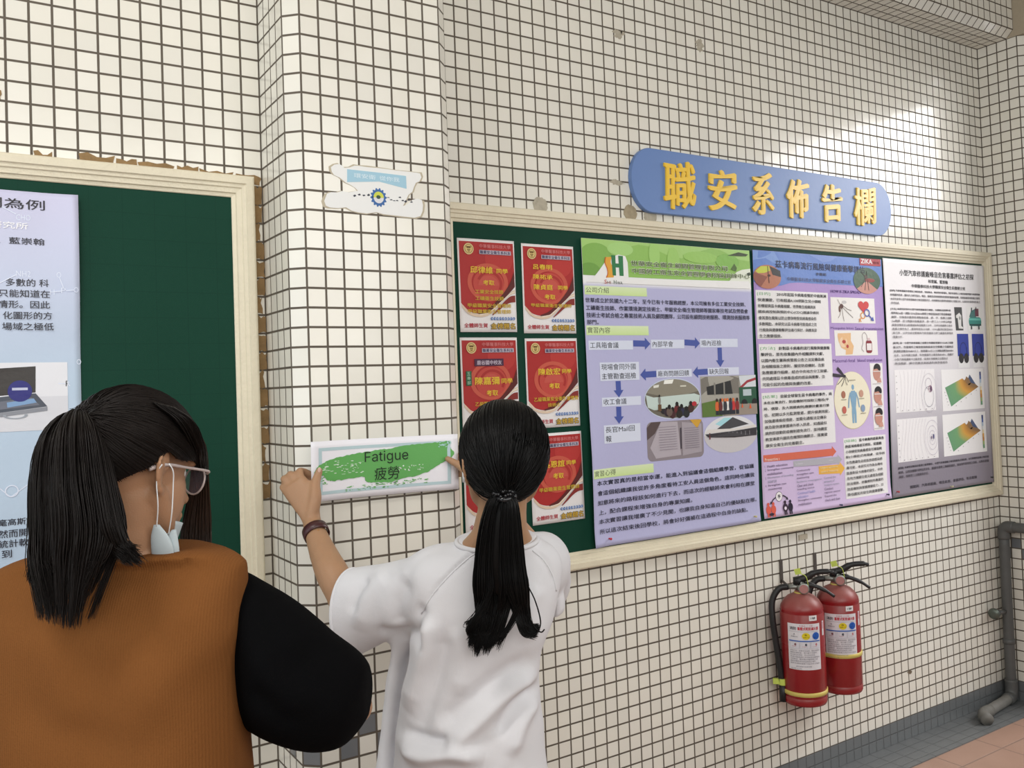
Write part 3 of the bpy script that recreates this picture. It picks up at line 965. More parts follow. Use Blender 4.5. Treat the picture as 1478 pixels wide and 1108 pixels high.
# ---------------------------------------------------------------- poster: virus outbreak (blue head, violet sheet)
def wave2(u, v):
    c = 0.003 + 0.002 * math.sin(8 * u) * math.sin(4 * v + 1) + 0.0012 * math.sin(15 * u - 7 * v)
    return max(0.001, c + 0.007 * max(0, (u - 0.74) / 0.08) ** 2 * (0.5 + 0.5 * math.sin(5 * v)) + 0.005 * max(0, (v - 0.98) / 0.08) ** 2)
_va, _vb = np.array(lin('ad90cc')), np.array(lin('d4c0e2'))
def col2(u, v): return tuple(_va + (_vb - _va) * min(1, max(0, (v - 0.15) / 0.75)))
s2 = Sheet('poster', 'violet poster with a blue heading, white text boxes and medical drawings', 'poster', 'large posters', 1.302, 2.139, YB, 0.815, 1.062, col2, wave2, 0.0)
p = Print()
A = [(i * 51, 0.5) for i in range(17)]
B = [(i * 51, v) for i, v in enumerate((128, 134, 142, 138, 126, 122, 122, 122, 122, 122, 122, 122, 122, 122, 122, 122, 122))]
p.between(A, B, lin('6486cc'), 8)
p.poly([(0, 1), (120, 1), (150, 40), (200, 70), (150, 60), (70, 30), (0, 40)], lin('7c9cd8')); p.poly([(330, 1), (520, 1), (470, 24), (420, 30)], lin('7894d4'))
s2.part('blue_header', p)
p = Print(); p.z = 6
p.text('茲卡病毒流行風險與健康衝擊評估', 125, 36, 700, 66, lin('23233c'), 0.012)
p.text('李麗娟', 372, 76, 438, 88, lin('35354e'), 0.01)
p.text('中華醫事科技大學職業安全衛生系碩士班', 189, 101, 600, 117, lin('4a4c6c'), 0.0)
s2.part('heading', p)
p = Print(); p.z = 6
p.ellipse(76, 105, 78, 48, lin('b8795e')); p.ellipse(76, 105, 78, 48, lin('8e5444'), a0=120, a1=200)
p.poly([(90, 62), (150, 78), (153, 104), (105, 96)], lin('3c3a3a')); p.poly([(10, 84), (40, 64), (86, 62), (92, 80), (60, 90), (24, 92)], lin('c6cc4a')); p.band([(78, 62), (84, 130)], 4, lin('3a2b2a')); p.ellipse(84, 100, 9, 5, lin('4a2c24'), n=12)
s2.part('mosquito_photo', p)
p = Print(); p.z = 6
p.ellipse(710, 98, 91, 58, lin('45604a')); p.ellipse(710, 98, 91, 58, lin('c78e80'), a0=40, a1=140)
p.ellipse(732, 96, 34, 9, lin('8e3a34'), n=20); p.ellipse(706, 82, 12, 10, lin('4a3a30'), n=14)
for a, b in (((700, 90), (670, 126)), ((706, 92), (694, 140)), ((716, 92), (722, 140)), ((700, 80), (676, 62)), ((712, 78), (712, 56))): p.band([a, b], 3, lin('3a2c28'))
s2.part('mosquito_photo', p)
p = Print(); p.z = 8
p.rect(668, 0, 808, 31, lin('b03844'), 20); p.text('ZIKA', 676, 3, 754, 22, lin('f4f0f0'), 0.04); p.text('virus', 760, 8, 798, 22, lin('7c2a34'), 0.01)
s2.part('red_tab', p)
def tbox(u0, v0, u1, v1, head, rows, v_first, pitch, h=14):
    p = Print()
    p.rect(u0, v0, u1, v1, lin('eceaea'), 20)
    mx = max(len(r) for r in rows)
    k = (u1 - u0 - 22) / mx
    p.text(head, u0 + 8, v_first, u0 + 8 + k * 4, v_first + h, lin('4fa05a'), 0.0)
    for i, r in enumerate(rows):
        st = r.strip()
        a = u0 + 9 + k * (len(r) - len(st)); b = u0 + 9 + k * len(r)
        p.text(st, a, v_first + i * pitch, b, v_first + i * pitch + h, lin('222024'), 0.014)
    s2.part('text_box', p)
tbox(8, 159, 446, 354, '[目的]', ['      2015年起茲卡病毒疫情於中南美洲', '快速擴散，已有超過4,100例新生兒小頭畸', '形懷疑與茲卡病毒相關，世界衛生組織與美', '國疾病控制與預防中心(CDC)建議孕婦到', '會其潛在風險以防止懷孕時受到病毒感染而', '多數畸胎。本研究以茲卡病毒可能造成之流', '行風險與健康衝擊評估進行探討，與應其發', '生之應變措施。'], 167, 24)
tbox(13, 374, 454, 550, '[方法]', ['     針對茲卡病毒的流行風險與健康衝', '擊評估，首先收集國內外相關資料文獻，', '以國內衛生署與疾管局公告之法定傳染病', '及相關措施之原則，擬定防疫機制，及緊', '急應變運作組織，結合中央地方分工架構，', '共同處理茲卡病毒造成的感染與衝擊，及', '可能引起的危機與後續的改善。'], 385, 24)
tbox(15, 568, 451, 790, '[結果]', ['     目前全球發生茲卡病毒的事件，尚', '未在台灣流行，防疫機制可採取三階段(平', '時、偶發，及大規模病例)應變計畫進行推', '估，初期以多元監測管道，提升偵測效能，', '加強邊境檢疫措施，並簡化通報法定傳染', '病及能快速掌握境外移入訊息，如遇疑似', '病例即啟動防疫機制避免流行，並持續宣', '教宣導提升國民危機預防機觀念，落實健', '康安全衛生的完善觀念。'], 578, 24)
tbox(500, 777, 792, 1034, '[結論]', ['     茲卡病毒的疫區與各', '熱區域病毒疫災相似，從國籍', '小孕婦受到病毒感染可導致畸', '胎(小頭症)仍有疑慮，從孕前', '女性應避免去疫區旅遊感染感', '毒可能，本研究可作為台灣地', '區面對茲卡病毒的發生，中央', '及地方機關在疫災處理及相關', '防治措施，依醫療院所專業的', '防疫機制與掌握應變能力，以', '降低國民的發生與健康衝擊。'], 784, 22.6, 13)
def art(name, p): s2.part(name, p)
p = Print(); p.text('HOW IS ZIKA SPREAD?', 466, 145, 670, 157, lin('5c3c86'), 0.01); art('caption', p)
p = Print(); p.text('Mosquito bites', 456, 302, 606, 316, lin('5c3c86'), 0.0); p.text('Sexual transmission', 616, 302, 806, 316, lin('5c3c86'), 0.0); art('caption', p)
p = Print(); p.text('Maternal-fetal', 460, 440, 606, 454, lin('5c3c86'), 0.0); p.text('blood transfusion', 623, 440, 788, 454, lin('5c3c86'), 0.0); art('caption', p)
p = Print(); p.rect(462, 176, 758, 286, lin('efece8'), 20)
p.ellipse(532, 214, 12, 11, lin('5a3a34'), n=16); p.ellipse(518, 226, 6, 14, lin('6b4a40'), n=14); p.ellipse(550, 196, 16, 7, lin('c9c6c6'), n=16)
for a, b, c in (((530, 220), (520, 250), (508, 264)), ((535, 222), (538, 250), (545, 278)), ((540, 220), (570, 240), (604, 262)), ((542, 212), (570, 226), (596, 232)), ((524, 208), (514, 196), (508, 186))): p.band([a, b, c], 2.2, lin('6a5a54'))
hp = [V(679 + 2.3 * 16 * math.sin(t) ** 3, 212 - 1.9 * (13 * math.cos(t) - 5 * math.cos(2 * t) - 2 * math.cos(3 * t) - math.cos(4 * t))) for t in np.linspace(0, 2 * math.pi, 40)[:-1]]
p.poly(hp, lin('cf3e3e'))
p.ellipse(672, 252, 17, 15, lin('e0953c'), inner=0.72); p.band([(660, 262), (644, 280)], 4, lin('e0953c')); p.band([(644, 266), (658, 280)], 4, lin('e0953c'))
p.ellipse(700, 240, 20, 17, lin('4a5ab0'), inner=0.72); p.band([(714, 252), (736, 268)], 6, lin('4a5ab0')); p.poly([(746, 276), (724, 272), (740, 256)], lin('4a5ab0'))
art('drawing', p)
p = Print(); p.rect(478, 317, 764, 426, lin('efece8'), 20)
p.poly([(500, 330), (586, 328), (584, 362), (602, 385), (592, 420), (546, 422), (548, 402), (520, 392), (504, 366), (498, 342)], lin('e9bd8b')); p.ellipse(534, 368, 26, 22, lin('f0cfae')); p.ellipse(538, 366, 12, 8, lin('b8463e'), n=14); p.ellipse(560, 386, 8, 8, lin('b8463e'), n=12)
p.band([(q[0], q[1]) for q in smooth_path([(668, 410, 0), (654, 396, 0), (664, 370, 0), (660, 340, 0), (676, 326, 0), (692, 340, 0), (692, 352, 0)], 4)], 2.4, lin('9a8f90'))
rrect(p, 684, 360, 724, 416, 12, lin('8a2f38')); p.rect(688, 374, 721, 404, lin('ece6e4')); p.rect(694, 350, 712, 362, lin('d9c2c4'))
art('drawing', p)
p = Print(); p.ellipse(576, 618, 123, 124, lin('c9bd9a')); p.ellipse(576, 617, 121, 122, lin('efe8cf'), n=48)
bl = lin('86aac4')
p.ellipse(582, 562, 9, 12, bl, n=16); p.poly([(570, 577), (594, 577), (603, 590), (603, 612), (596, 650), (598, 672), (596, 716), (584, 716), (583, 676), (581, 676), (580, 716), (568, 716), (567, 672), (569, 650), (562, 612), (562, 590)], bl)
p.band([(600, 584), (612, 610), (620, 650)], 7, bl); p.band([(564, 584), (553, 610), (546, 650)], 7, bl)
for u, v, h in ((516, 592, 'a9705a'), (636, 591, 'c79a86'), (516, 657, 'c2685a'), (643, 655, '8aa0bc')): p.ellipse(u, v, 14, 16, lin(h), n=18); p.rect(u - 18, v + 20, u + 18, v + 23, lin('a29a86'))
p.rect(556, 530, 600, 533, lin('a29a86'))
art('round_diagram', p)
p = Print(); p.z = 6
for a, b, w in (((484, 478), (528, 512), 15), ((452, 506), (524, 514), 14)): p.band([a, ((a[0] + b[0]) / 2, (a[1] + b[1]) / 2), b], [w, w, 6], lin('3a343c'))
p.ellipse(530, 513, 8, 6, lin('2c2a30'), n=14)
for q in (((526, 516), (500, 536), (480, 548)), ((530, 518), (520, 540), (506, 556)), ((534, 518), (536, 540), (546, 552)), ((536, 514), (548, 528), (554, 540))): p.band(q, 2.6, lin('3a343c'))
art('mosquito_drawing', p)
p = Print(); p.poly([(703, 461), (789, 461), (787, 755), (714, 755)], lin('efeceb'))
for v in (505, 605, 700):
    p.ellipse(748, v, 26, 34, lin('c69080'), n=20); p.ellipse(752, v - 20, 24, 22, lin('2e2a2c'), n=20, a0=170, a1=400); p.poly([(752, v + 26), (772, v + 20), (778, v + 42), (748, v + 42)], lin('cf9c8c')); p.rect(724, v - 10, 776, v - 6, lin('e4dcd8')); p.rect(716, v + 46, 772, v + 48, lin('b0a8a8'))
art('head_drawings', p)
def harrow(pts, col, st, tb, tc, nm):
    p = Print(); p.add(pts, [(0, 1, 4, 5), (2, 3, 6)], col)
    for k, s_ in enumerate(st): p.text(s_, tb[0], tb[1] + k * tb[4], tb[2], tb[3] + k * tb[4], tc, 0.015)
    art(nm, p)
harrow([(10, 813), (425, 815), (425, 804), (452, 829), (425, 845), (11, 840), (425, 849)], lin('d97058'), ['Preventive measures in normal time'], (18, 826, 278, 838, 0), lin('f6dcd0'), 'orange_arrow')
harrow([(186, 850), (458, 851), (458, 842), (486, 864), (458, 879), (187, 873), (458, 888)], lin('b5b3bb'), ['Epidemic continuous control measures'], (196, 858, 430, 868, 0), lin('d9d7de'), 'grey_arrow')
harrow([(340, 883), (470, 884), (470, 874), (502, 903), (470, 922), (340, 916), (470, 932)], lin('edb855'), ['Urgent epidemic', 'control measures'], (350, 887, 456, 897, 14), lin('f8e6b4'), 'yellow_arrow')
p = Print()
for k, (st, w, h) in enumerate((('Health education', 120, '3a2a50'), ('Strengthen community', 156, '3a2a50'), ('mobilization', 86, '3a2a50'), ('Elimination of breeding', 152, '8a90a0'), ('source', 50, '8a90a0'), ('Strengthen case', 106, '3a2a50'), ('monitoring', 78, '3a2a50'))):
    p.text(st, 30, 854 + k * 15.2, 30 + w, 864 + k * 15.2, lin(h), 0.008)
for k, v in ((1, 854), (2, 869), (3, 900), (4, 930)): p.text('%d.' % k, 14, v, 21, v + 10, lin('6a5a80'))
for k, (st, w, h) in enumerate((('Continuously', 84, '3a2a50'), ('strengthen case', 104, '3a2a50'), ('monitoring', 76, '3a2a50'), ('Epidemic investigation', 152, '8a90a0'), ('Clear and check', 100, '3a2a50'), ('breeding source', 104, '3a2a50'), ('Continued health', 108, '7a86c0'), ('education', 64, '7a86c0'), ('Strengthen community', 148, '3a2a50'), ('mobilization', 80, '3a2a50'))):
    p.text(st, 200, 886 + k * 15.0, 200 + w, 896 + k * 15.0, lin(h), 0.008)
for k, (st, w, h) in enumerate((('Control the', 72, '8a90a0'), ('amount of', 64, '8a90a0'), ('mosquito vectors', 92, '8a90a0'), ('Conduct', 54, '3a2a50'), ('regional control', 96, '3a2a50'), ('Expand the', 72, '3a2a50'), ('check and clean', 92, '3a2a50'))):
    p.text(st, 366, 928 + k * 15.4, 366 + w, 938 + k * 15.4, lin(h), 0.008)
art('bullet_list', p)
p = Print()
p.ellipse(92, 983, 20, 20, lin('4a4450')); p.ellipse(92, 983, 18, 18, lin('f0ecee')); p.text('平', 84, 976, 100, 991, lin('3a3440'), 0.02)
p.band([(72, 984), (56, 992), (44, 1006)], 5, lin('3a3440')); p.poly([(38, 1010), (40, 998), (52, 1004)], lin('3a3440')); p.band([(112, 980), (126, 986), (138, 994)], 5, lin('3a3440')); p.poly([(144, 1000), (130, 998), (138, 988)], lin('3a3440'))
for u, h in ((26, 'd9604e'), (54, 'd9604e'), (122, '3a2a3a'), (152, '2c2436')):
    p.ellipse(u, 1008, 7, 7, lin(h), n=14); p.ellipse(u, 1030, 14, 17, lin(h), n=18); p.rect(u - 8, 1040, u - 1, 1058, lin(h)); p.rect(u + 1, 1040, u + 8, 1058, lin(h))
p.ellipse(122, 1032, 7, 7, lin('e8dcea'), n=12); p.ellipse(40, 1048, 14, 6, lin('3a2a3a'), n=12)
art('pictogram', p)

# ---------------------------------------------------------------- poster: noise survey (white and grey sheet)
def wave3(u, v):
    c = 0.003 + 0.0022 * math.sin(6 * u + 0.5) * math.sin(3 * v) + 0.001 * math.sin(18 * u)
    return max(0.001, c + 0.010 * max(0, 1 - u / 0.06) ** 2 * (0.6 + 0.4 * math.sin(4 * v)) + 0.010 * max(0, (u - 0.75) / 0.07) ** 2)
_ga, _gb, _gc = np.array(lin('efecee')), np.array(lin('d8d4da')), np.array(lin('8f8894'))
def col3(u, v):
    if v < 0.3: return tuple(_ga)
    if v < 0.6: return tuple(_ga + (_gb - _ga) * (v - 0.3) / 0.3)
    return tuple(_gb + (_gc - _gb) * min(1, (v - 0.6) / 0.38))
s3 = Sheet('poster', 'white poster shading to grey with contour plots and green and orange surface plots', 'poster', 'large posters', 2.124, 2.147, YB, 0.806, 1.070, col3, wave3, 0.0)
p = Print(); p.text('小型汽車修護廠噪音危害暴露評估之初探', 126, 46, 724, 74, lin('3a383c'), 0.015); s3.part('heading', p)
p = Print(); p.text('林育誠、藍崇翰', 345, 84, 502, 101, lin('4a484c'), 0.02); p.text('中華醫事科技大學職業安全衛生系暨碩士班', 214, 110, 648, 126, lin('4a484c'), 0.02); s3.part('author_lines', p)
G = lin('6e6a70')
def para(rows, u0, v0, pitch, name='text_block', h=11, col=G, us=None):
    p = Print()
    for k, r in enumerate(rows):
        st, u1 = r
        p.text(st, u0 + k * 0.6, v0 + k * pitch, u1, v0 + k * pitch + h, col, 0.010)
    s3.part(name, p)
para([('[目的] 汽車修護廠作業環境之噪音危害，包括鈑金、噴漆等作業場所，對於作業勞工之噪音暴露與聽力保護措施', 770), ('有明顯的危害，國內外之研究指出，噪音、振動及其他物理性危害對於健康的影響，長期暴露將導致聽力損失', 768), ('本研究針對小型汽車修護廠進行噪音暴露評估，利用網格法量測作業場所之音壓分布，以提供作業環境改善之', 768), ('參考依據。', 112)], 48, 139, 18.6)
para([('[方法] 本研究針對中小型汽車修護廠進行調查，以網格法量測作業', 517), ('場所每2m設一測點125Hz至8kHz頻帶之噪音值並進行等音壓線圖', 518), ('繪製，以噪音計量測各測點噪音值，高、中、低頻之音壓', 519), ('2m範圍，並以劑量計配戴量測，每一勞工之八小時日時量', 519), ('暴露音壓級並以軟體繪製等音壓圖之分布，以評估修護廠之噪音', 520), ('暴露之情形為主，量測時間為25分鐘，125Hz量測記錄至8000', 522), ('進行等，以評估該空壓機與汽車修護廠之勞工暴露危害程度', 524), ('測量分析。', 124)], 47, 222, 18.0)
para([('[結果] 由一小型汽車修護廠之音壓分布圖結果顯示125dB之音壓', 525), ('區以外，作業場所之噪音值為較高者在空壓機之位置附近', 524), ('其測點音壓為90dBA以上，而距離3m以上之測點音壓為80dBA', 522), ('左右，以分布圖之結果，可作業場所之噪音為85dBA，是屬於', 522), ('小型汽車修護廠中之最高值，音源於空壓機之位置為主', 470), ('等音壓圖，顯示距離音源越遠則噪音值越低', 466)], 52, 376, 18.4)
p = Print(); p.poly([(548, 210), (613, 209), (619, 321), (556, 322)], lin('4a4a4c')); p.poly([(560, 250), (590, 236), (606, 250), (602, 300), (616, 306), (616, 314), (580, 312), (574, 262), (562, 262)], lin('e4e2e0')); p.ellipse(592, 262, 7, 9, lin('9a9a9a'), n=12); s3.part('meter_photo', p)
p = Print(); p.poly([(653, 205), (783, 206), (787, 326), (660, 328)], lin('f0efee')); rrect(p, 668, 256, 772, 300, 18, lin('3f8f86')); p.rect(670, 262, 770, 272, lin('6cc0b4')); p.rect(672, 290, 770, 298, lin('2c4a4c')); p.poly([(672, 256), (690, 226), (722, 216), (730, 256)], lin('4a7a78')); p.rect(722, 214, 752, 252, lin('6e3c4c')); p.rect(690, 210, 698, 230, lin('3a4a50')); p.rect(728, 206, 734, 226, lin('3a3a40')); p.rect(682, 300, 692, 316, lin('3a3a40')); p.rect(744, 300, 754, 316, lin('3a3a40')); s3.part('compressor_photo', p)
for u0 in (562, 688):
    p = Print(); p.rect(u0, 338, u0 + 95, 502, lin('ecebec'), 20); p.rect(u0, 338, u0 + 95, 446, lin('3444a0'), 20)
    p.ellipse(u0 + 48, 412, 28, 34, lin('26306e'), a0=180, a1=360, inner=0.85); p.rect(u0 + 18, 404, u0 + 22, 440, lin('26306e')); p.rect(u0 + 74, 404, u0 + 78, 440, lin('26306e'))
    for du in (26, 70): p.ellipse(u0 + du, 456, 20, 24, lin('2e2c30'), n=20)
    p.rect(u0 + 30, 446, u0 + 66, 458, lin('3a383c'))
    s3.part('earmuff_photo', p)
def contour(u0, v0, u1, v1, seed, kind):
    p = Print(); p.rect(u0, v0, u1, v1, lin('f1eeef'), 20)
    w, h = u1 - u0, v1 - v0
    for k in range(8):
        a = 0.10 + 0.085 * k
        pts = [(u0 + w * (a + 0.05 * math.sin(3 * t + k * 0.3 + seed) + 0.10 * k / 8 * (t - 0.5) ** 2 * 2), v0 + h * t) for t in np.linspace(0.02, 0.98, 14)]
        p.band(pts, 1.0, lin('c9c4cc'))
    if kind:
        p.ellipse(u1 - 52, v0 + 68, 24, 26, lin('8c7a94'), inner=0.94); p.ellipse(u1 - 52, v0 + 128, 38, 48, lin('8a8a96'), inner=0.96); p.ellipse(u1 - 40, v0 + 92, 14, 16, lin('a87a90'), inner=0.8); p.ellipse(u1 - 34, v0 + 92, 6, 14, lin('6a4a68'), n=14)
        p.ellipse(u1 - 50, v0 + 110, 60, 90, lin('c2bcc6'), inner=0.98)
    else:
        for r in (12, 24, 40, 58): p.ellipse(u1 - 44, v0 + 96, r, r * 1.4, lin('bcb6c4'), inner=1 - 1.2 / r)
        p.ellipse(u1 - 34, v0 + 92, 5, 12, lin('5a5a8a'), n=12); p.ellipse(u1 - 50, v0 + 96, 4, 8, lin('8a7a9a'), n=12)
    for k in range(6): p.rect(u0 + 8, v0 + 26 + k * 28, u0 + 12, v0 + 30 + k * 28, lin('8a868c')); p.rect(u0 + 40 + k * 46, v1 - 10, u0 + 46 + k * 46, v1 - 7, lin('8a868c'))
    s3.part('contour_plot', p)
contour(52, 502, 358, 695, 0.3, 1); contour(52, 724, 362, 917, 1.4, 0)
def surface(u0, v0, u1, v1, off):
    p = Print(); p.rect(u0, v0, u1, v1, lin('f3f1f1'), 20)
    q = [V(438, 593), V(623, 544), V(724, 597), V(483, 684)]
    pts, cols, fs = [], [], []
    nn, mm = 22, 14
    stops = [(0, 'b8c9c4'), (0.0, '6a9c78'), (0.45, '74a574'), (0.60, 'b8a85c'), (0.72, 'd8a048'), (0.86, 'b98440'), (1.0, '8a6c4c')]
    ts = [t for t, _ in stops]; cc = np.array([lin(h) for _, h in stops])
    for j in range(mm + 1):
        for i in range(nn + 1):
            a, b = i / nn, j / mm
            top = q[0] + (q[1] - q[0]) * a; bot = q[3] + (q[2] - q[3]) * a
            P = top + (bot - top) * b
            if b < 0.5 and a > 0.82: P = P + V(0, 14 * math.sin(math.pi * (a - 0.82) / 0.18))
            pts.append((P[0], P[1] + off)); cols.append([np.interp(min(1, a + 0.12 * math.sin(b * 3)), ts[1:], cc[1:, k]) for k in range(3)])
    for j in range(mm):
        for i in range(nn):
            k = j * (nn + 1) + i
            fs.append((k, k + 1, k + nn + 2, k + nn + 1))
    p.add(pts, fs, np.array(cols))
    p.poly([(640, 552 + off), (652, 536 + off), (700, 584 + off), (660, 576 + off)], lin('4a5a7c'))
    for k in range(9):
        p.rect(735, v0 + 16 + k * 18, 748, v0 + 34 + k * 18, lin(('3a4a80', '4f68a8', 'b4c4d8', 'dfe2e4', 'e8d8b4', 'd9a04c', 'c8843c', '9cb070', '6a9c78')[k]))
    for k in range(5): p.rect(430 + k * 6, 614 + off + k * 15, 435 + k * 6, 617 + off + k * 15, lin('8a868c')); p.rect(520 + k * 44, 680 + off - k * 17, 526 + k * 44, 683 + off - k * 17, lin('8a868c'))
    s3.part('surface_plot', p)
surface(412, 508, 768, 704, 0); surface(405, 720, 768, 916, 214)
para([('[結論] 本研究以噪音計量測之結果顯示，小型汽車修護廠之噪音暴露為主要危害，以空壓機等設備之噪音值', 778), ('較高，以等音壓圖可評估其分布，建議作業勞工佩戴防護具，並加強作業環境之改善，以降低暴露', 776), ('風險，保障勞工之健康與安全。', 279)], 50, 936, 19.5, 'text_block', 12, lin('5a545e'))
p = Print(); p.text('關鍵詞：汽車修護廠、噪音危害、暴露評估、等音壓圖', 133, 1026, 669, 1040, lin('5a545e'), 0.01); s3.part('keyword_line', p)

# ---------------------------------------------------------------- pale blue poster on the left board
def wave4(u, v):
    c = 0.004 + 0.003 * math.sin(5 * u + 2 * v) + 0.0025 * math.sin(13 * v + 6 * u)
    return max(0.001, c + 0.012 * max(0, (u - 0.72) / 0.1) ** 2 * (0.5 + 0.5 * math.sin(9 * v + 1)))
_pa, _pb = np.array(lin('c9c8e2')), np.array(lin('b9cce0'))
def col4(u, v): return tuple(_pa + (_pb - _pa) * min(1, max(0, v / 0.45)))
s4 = Sheet('poster', 'pale blue poster on the left board behind the ponytail of the woman in orange', 'poster', 'large posters', -1.912, 2.139, YL - 0.0085, 0.822, 1.06, col4, wave4, -0.004)
U = 661     # poster u of the left picture edge
p = Print()
p.text('測為例', U - 38, 19, U + 90, 43, lin('26242c'), 0.012)
s4.part('heading', p)
p = Print(); p.text('研究所', U - 24, 75, U + 54, 91, lin('f4f4f8'), 0.02)
s4.part('white_line', p)
p = Print(); p.text('、藍崇翰', U - 10, 111, U + 88, 127, lin('2c2a34'), 0.012)
s4.part('author_line', p)
p = Print()
for st, u0, u1, v in (('多數的 科', 7, 95, 209), ('只能知道在', -8, 97, 235), ('情形。因此', -10, 97, 261), ('化圖形的方', 0, 101, 287), ('場域之極低', -2, 104, 313)): p.text(st, U + u0, v, U + u1, v + 18, lin('2c2a34'), 0.010)
s4.part('text_block', p)
p = Print()
p.rect(U - 330, 407, U + 132, 568, lin('e3e4ea'), 20); p.rect(U - 330, 488, U + 132, 568, lin('d6d7de'), 20)
p.poly([(U - 150, 428), (U + 65, 416), (U + 64, 478), (U - 150, 496)], lin('3a3634')); p.poly([(U - 150, 500), (U + 64, 480), (U + 88, 512), (U - 150, 540)], lin('4c525e')); p.poly([(U - 150, 514), (U + 56, 490), (U + 72, 508), (U - 150, 530)], lin('6b6f7c'))
p.poly([(U + 5, 500), (U + 60, 492), (U + 66, 502), (U + 6, 512)], lin('7ea0c8')); p.poly([(U - 150, 540), (U + 88, 513), (U + 88, 522), (U - 150, 550)], lin('8a8d96'))
p.ellipse(U + 32, 474, 25, 25, lin('2a2a78')); p.rect(U + 16, 466, U + 48, 472, lin('c0c4dc')); p.ellipse(U + 22, 530, 25, 9, lin('9aa0aa'), a0=-10, a1=190, inner=0.75)
s4.part('case_photo', p)
p = Print()
for st, u0, u1, v in (('毫高斯)與', -16, 64, 770), ('然而開啟', -16, 64, 795), ('統計軟體', -16, 64, 818), ('到', -10, 10, 841)): p.text(st, U + u0, v, U + u1, v + 18, lin('2c2a34'), 0.010)
s4.part('text_block', p)
CH = lin('dde4f4')
def formula(texts, bands):
    p = Print()
    for st, u, v, s_ in texts: p.text(st, U + u, v, U + u + 10 * len(st), v + s_, CH, 0.0)
    for a, b in bands: p.band([(U + a[0], a[1]), (U + b[0], b[1])], 2.0, CH)
    s4.part('formula_print', p)
formula([('CHO', 30, 56, 14)], [((0, 40), (30, 56))])
formula([('NH2', 28, 190, 14)], [((-20, 230), (28, 200))])
formula([('O', 112, 190, 14), ('H', 97, 232, 13), ('P', 121, 228, 13), ('O', 148, 226, 13)], [((118, 204), (126, 228)), ((107, 238), (121, 236)), ((131, 235), (148, 233))])
formula([('R', 128, 452, 13)], [((112, 458), (128, 459))])
formula([('O', 152, 400, 13)], [])
p = Print()
for a, b in (((-20, 690), (10, 720)), ((10, 720), (50, 690)), ((50, 690), (60, 640)), ((60, 640), (80, 610))): p.band([(U + a[0], a[1]), (U + b[0], b[1])], 2.0, CH)
p.ellipse(U + 12, 706, 14, 14, CH, inner=0.82)
s4.part('formula_print', p)

# ---------------------------------------------------------------- push pins
def pin(sh, u, v, col, label):
    q = sh.at(u, v, 0, 0.0006)
    vs, fs = lathe([(0.0030, 0.0), (0.0034, 0.0012), (0.0026, 0.0025), (0.0024, 0.0075), (0.0042, 0.009), (0.0044, 0.0115), (0.0032, 0.0125)], q, 14, (0, -1, 0))
    o = put('push_pin', vs, fs, simple('pin_plastic_' + label.split()[0], col, 0.3, 0.03), None, True, loc=q)
    return tag(o, label, 'push pin', 'push pins')
pin(s1, 0.072, 1.038, (0.55, 0.03, 0.05), 'red push pin at the lower left of the lavender poster')
pin(s1, 0.786, 1.040, (0.62, 0.55, 0.25), 'yellowish push pin at the lower right of the lavender poster')
pin(s2, 0.780, 1.041, (0.03, 0.03, 0.06), 'dark push pin at the lower right corner of the violet poster')
pin(s2, 0.457, 1.053, (0.04, 0.05, 0.12), 'navy push pin at the middle of the bottom edge of the violet poster')
pin(s3, 0.033, 1.044, (0.45, 0.04, 0.05), 'crimson push pin at the lower left corner of the white and grey poster')
pin(s3, 0.447, 1.058, (0.60, 0.56, 0.36), 'cream push pin at the middle of the bottom edge of the white and grey poster')
pin(s3, 0.786, 1.044, (0.03, 0.03, 0.03), 'black push pin at the lower right corner of the white and grey poster')

# ---------------------------------------------------------------- sticker remnant on the pillar
def flat_thing(pts, y, th, col, name, parent=None, n_in=0, mat=None, jitter=0.0):
    k = len(pts)
    vs = [V(a, y, b) for a, b in pts] + [V(a, y - th, b) for a, b in pts]
    c0 = V(sum(p[0] for p in pts) / k, y, sum(p[1] for p in pts) / k)
    fs = [tuple(range(k)), tuple(range(k, 2 * k))[::-1]] + [(i, (i + 1) % k, k + (i + 1) % k, k + i) for i in range(k)]
    return put(name, vs, fs, mat or M_INK, parent, cols=[(*col, 1)] * len(vs))
torn = [(-0.531, 2.216), (-0.521, 2.224), (-0.508, 2.227), (-0.501, 2.224), (-0.493, 2.218), (-0.478, 2.221), (-0.465, 2.227), (-0.452, 2.228), (-0.429, 2.227), (-0.393, 2.228), (-0.346, 2.227), (-0.306, 2.227), (-0.281, 2.227), (-0.27, 2.226), (-0.266, 2.215), (-0.273, 2.203), (-0.284, 2.198), (-0.29, 2.186), (-0.296, 2.171), (-0.308, 2.162), (-0.317, 2.144), (-0.326, 2.129), (-0.312, 2.135), (-0.296, 2.149), (-0.281, 2.154), (-0.267, 2.151), (-0.264, 2.137), (-0.266, 2.12), (-0.273, 2.105), (-0.292, 2.099), (-0.329, 2.1), (-0.359, 2.101), (-0.386, 2.102), (-0.406, 2.106), (-0.433, 2.1), (-0.456, 2.101), (-0.476, 2.104), (-0.492, 2.112), (-0.515, 2.108), (-0.537, 2.108), (-0.548, 2.112), (-0.552, 2.124), (-0.544, 2.144), (-0.533, 2.149), (-0.516, 2.15), (-0.502, 2.155), (-0.483, 2.153), (-0.457, 2.16), (-0.465, 2.167), (-0.476, 2.173), (-0.49, 2.178), (-0.507, 2.19), (-0.523, 2.196), (-0.529, 2.204)]
stk = thing('torn_sticker', 'torn white sticker with a blue bar and a blue gear emblem on the tiled pillar', 'sticker', (-0.405, YP, 2.16))
cen = V(-0.405, 2.165)
edge = [tuple(cen + (V(p) - cen) * 1.02 + V(random.uniform(-.0015, .0015), random.uniform(-.0015, .0015))) for p in torn]
flat_thing(edge, YP, 0.0006, lin('b9ae98'), 'glue_edge', stk)
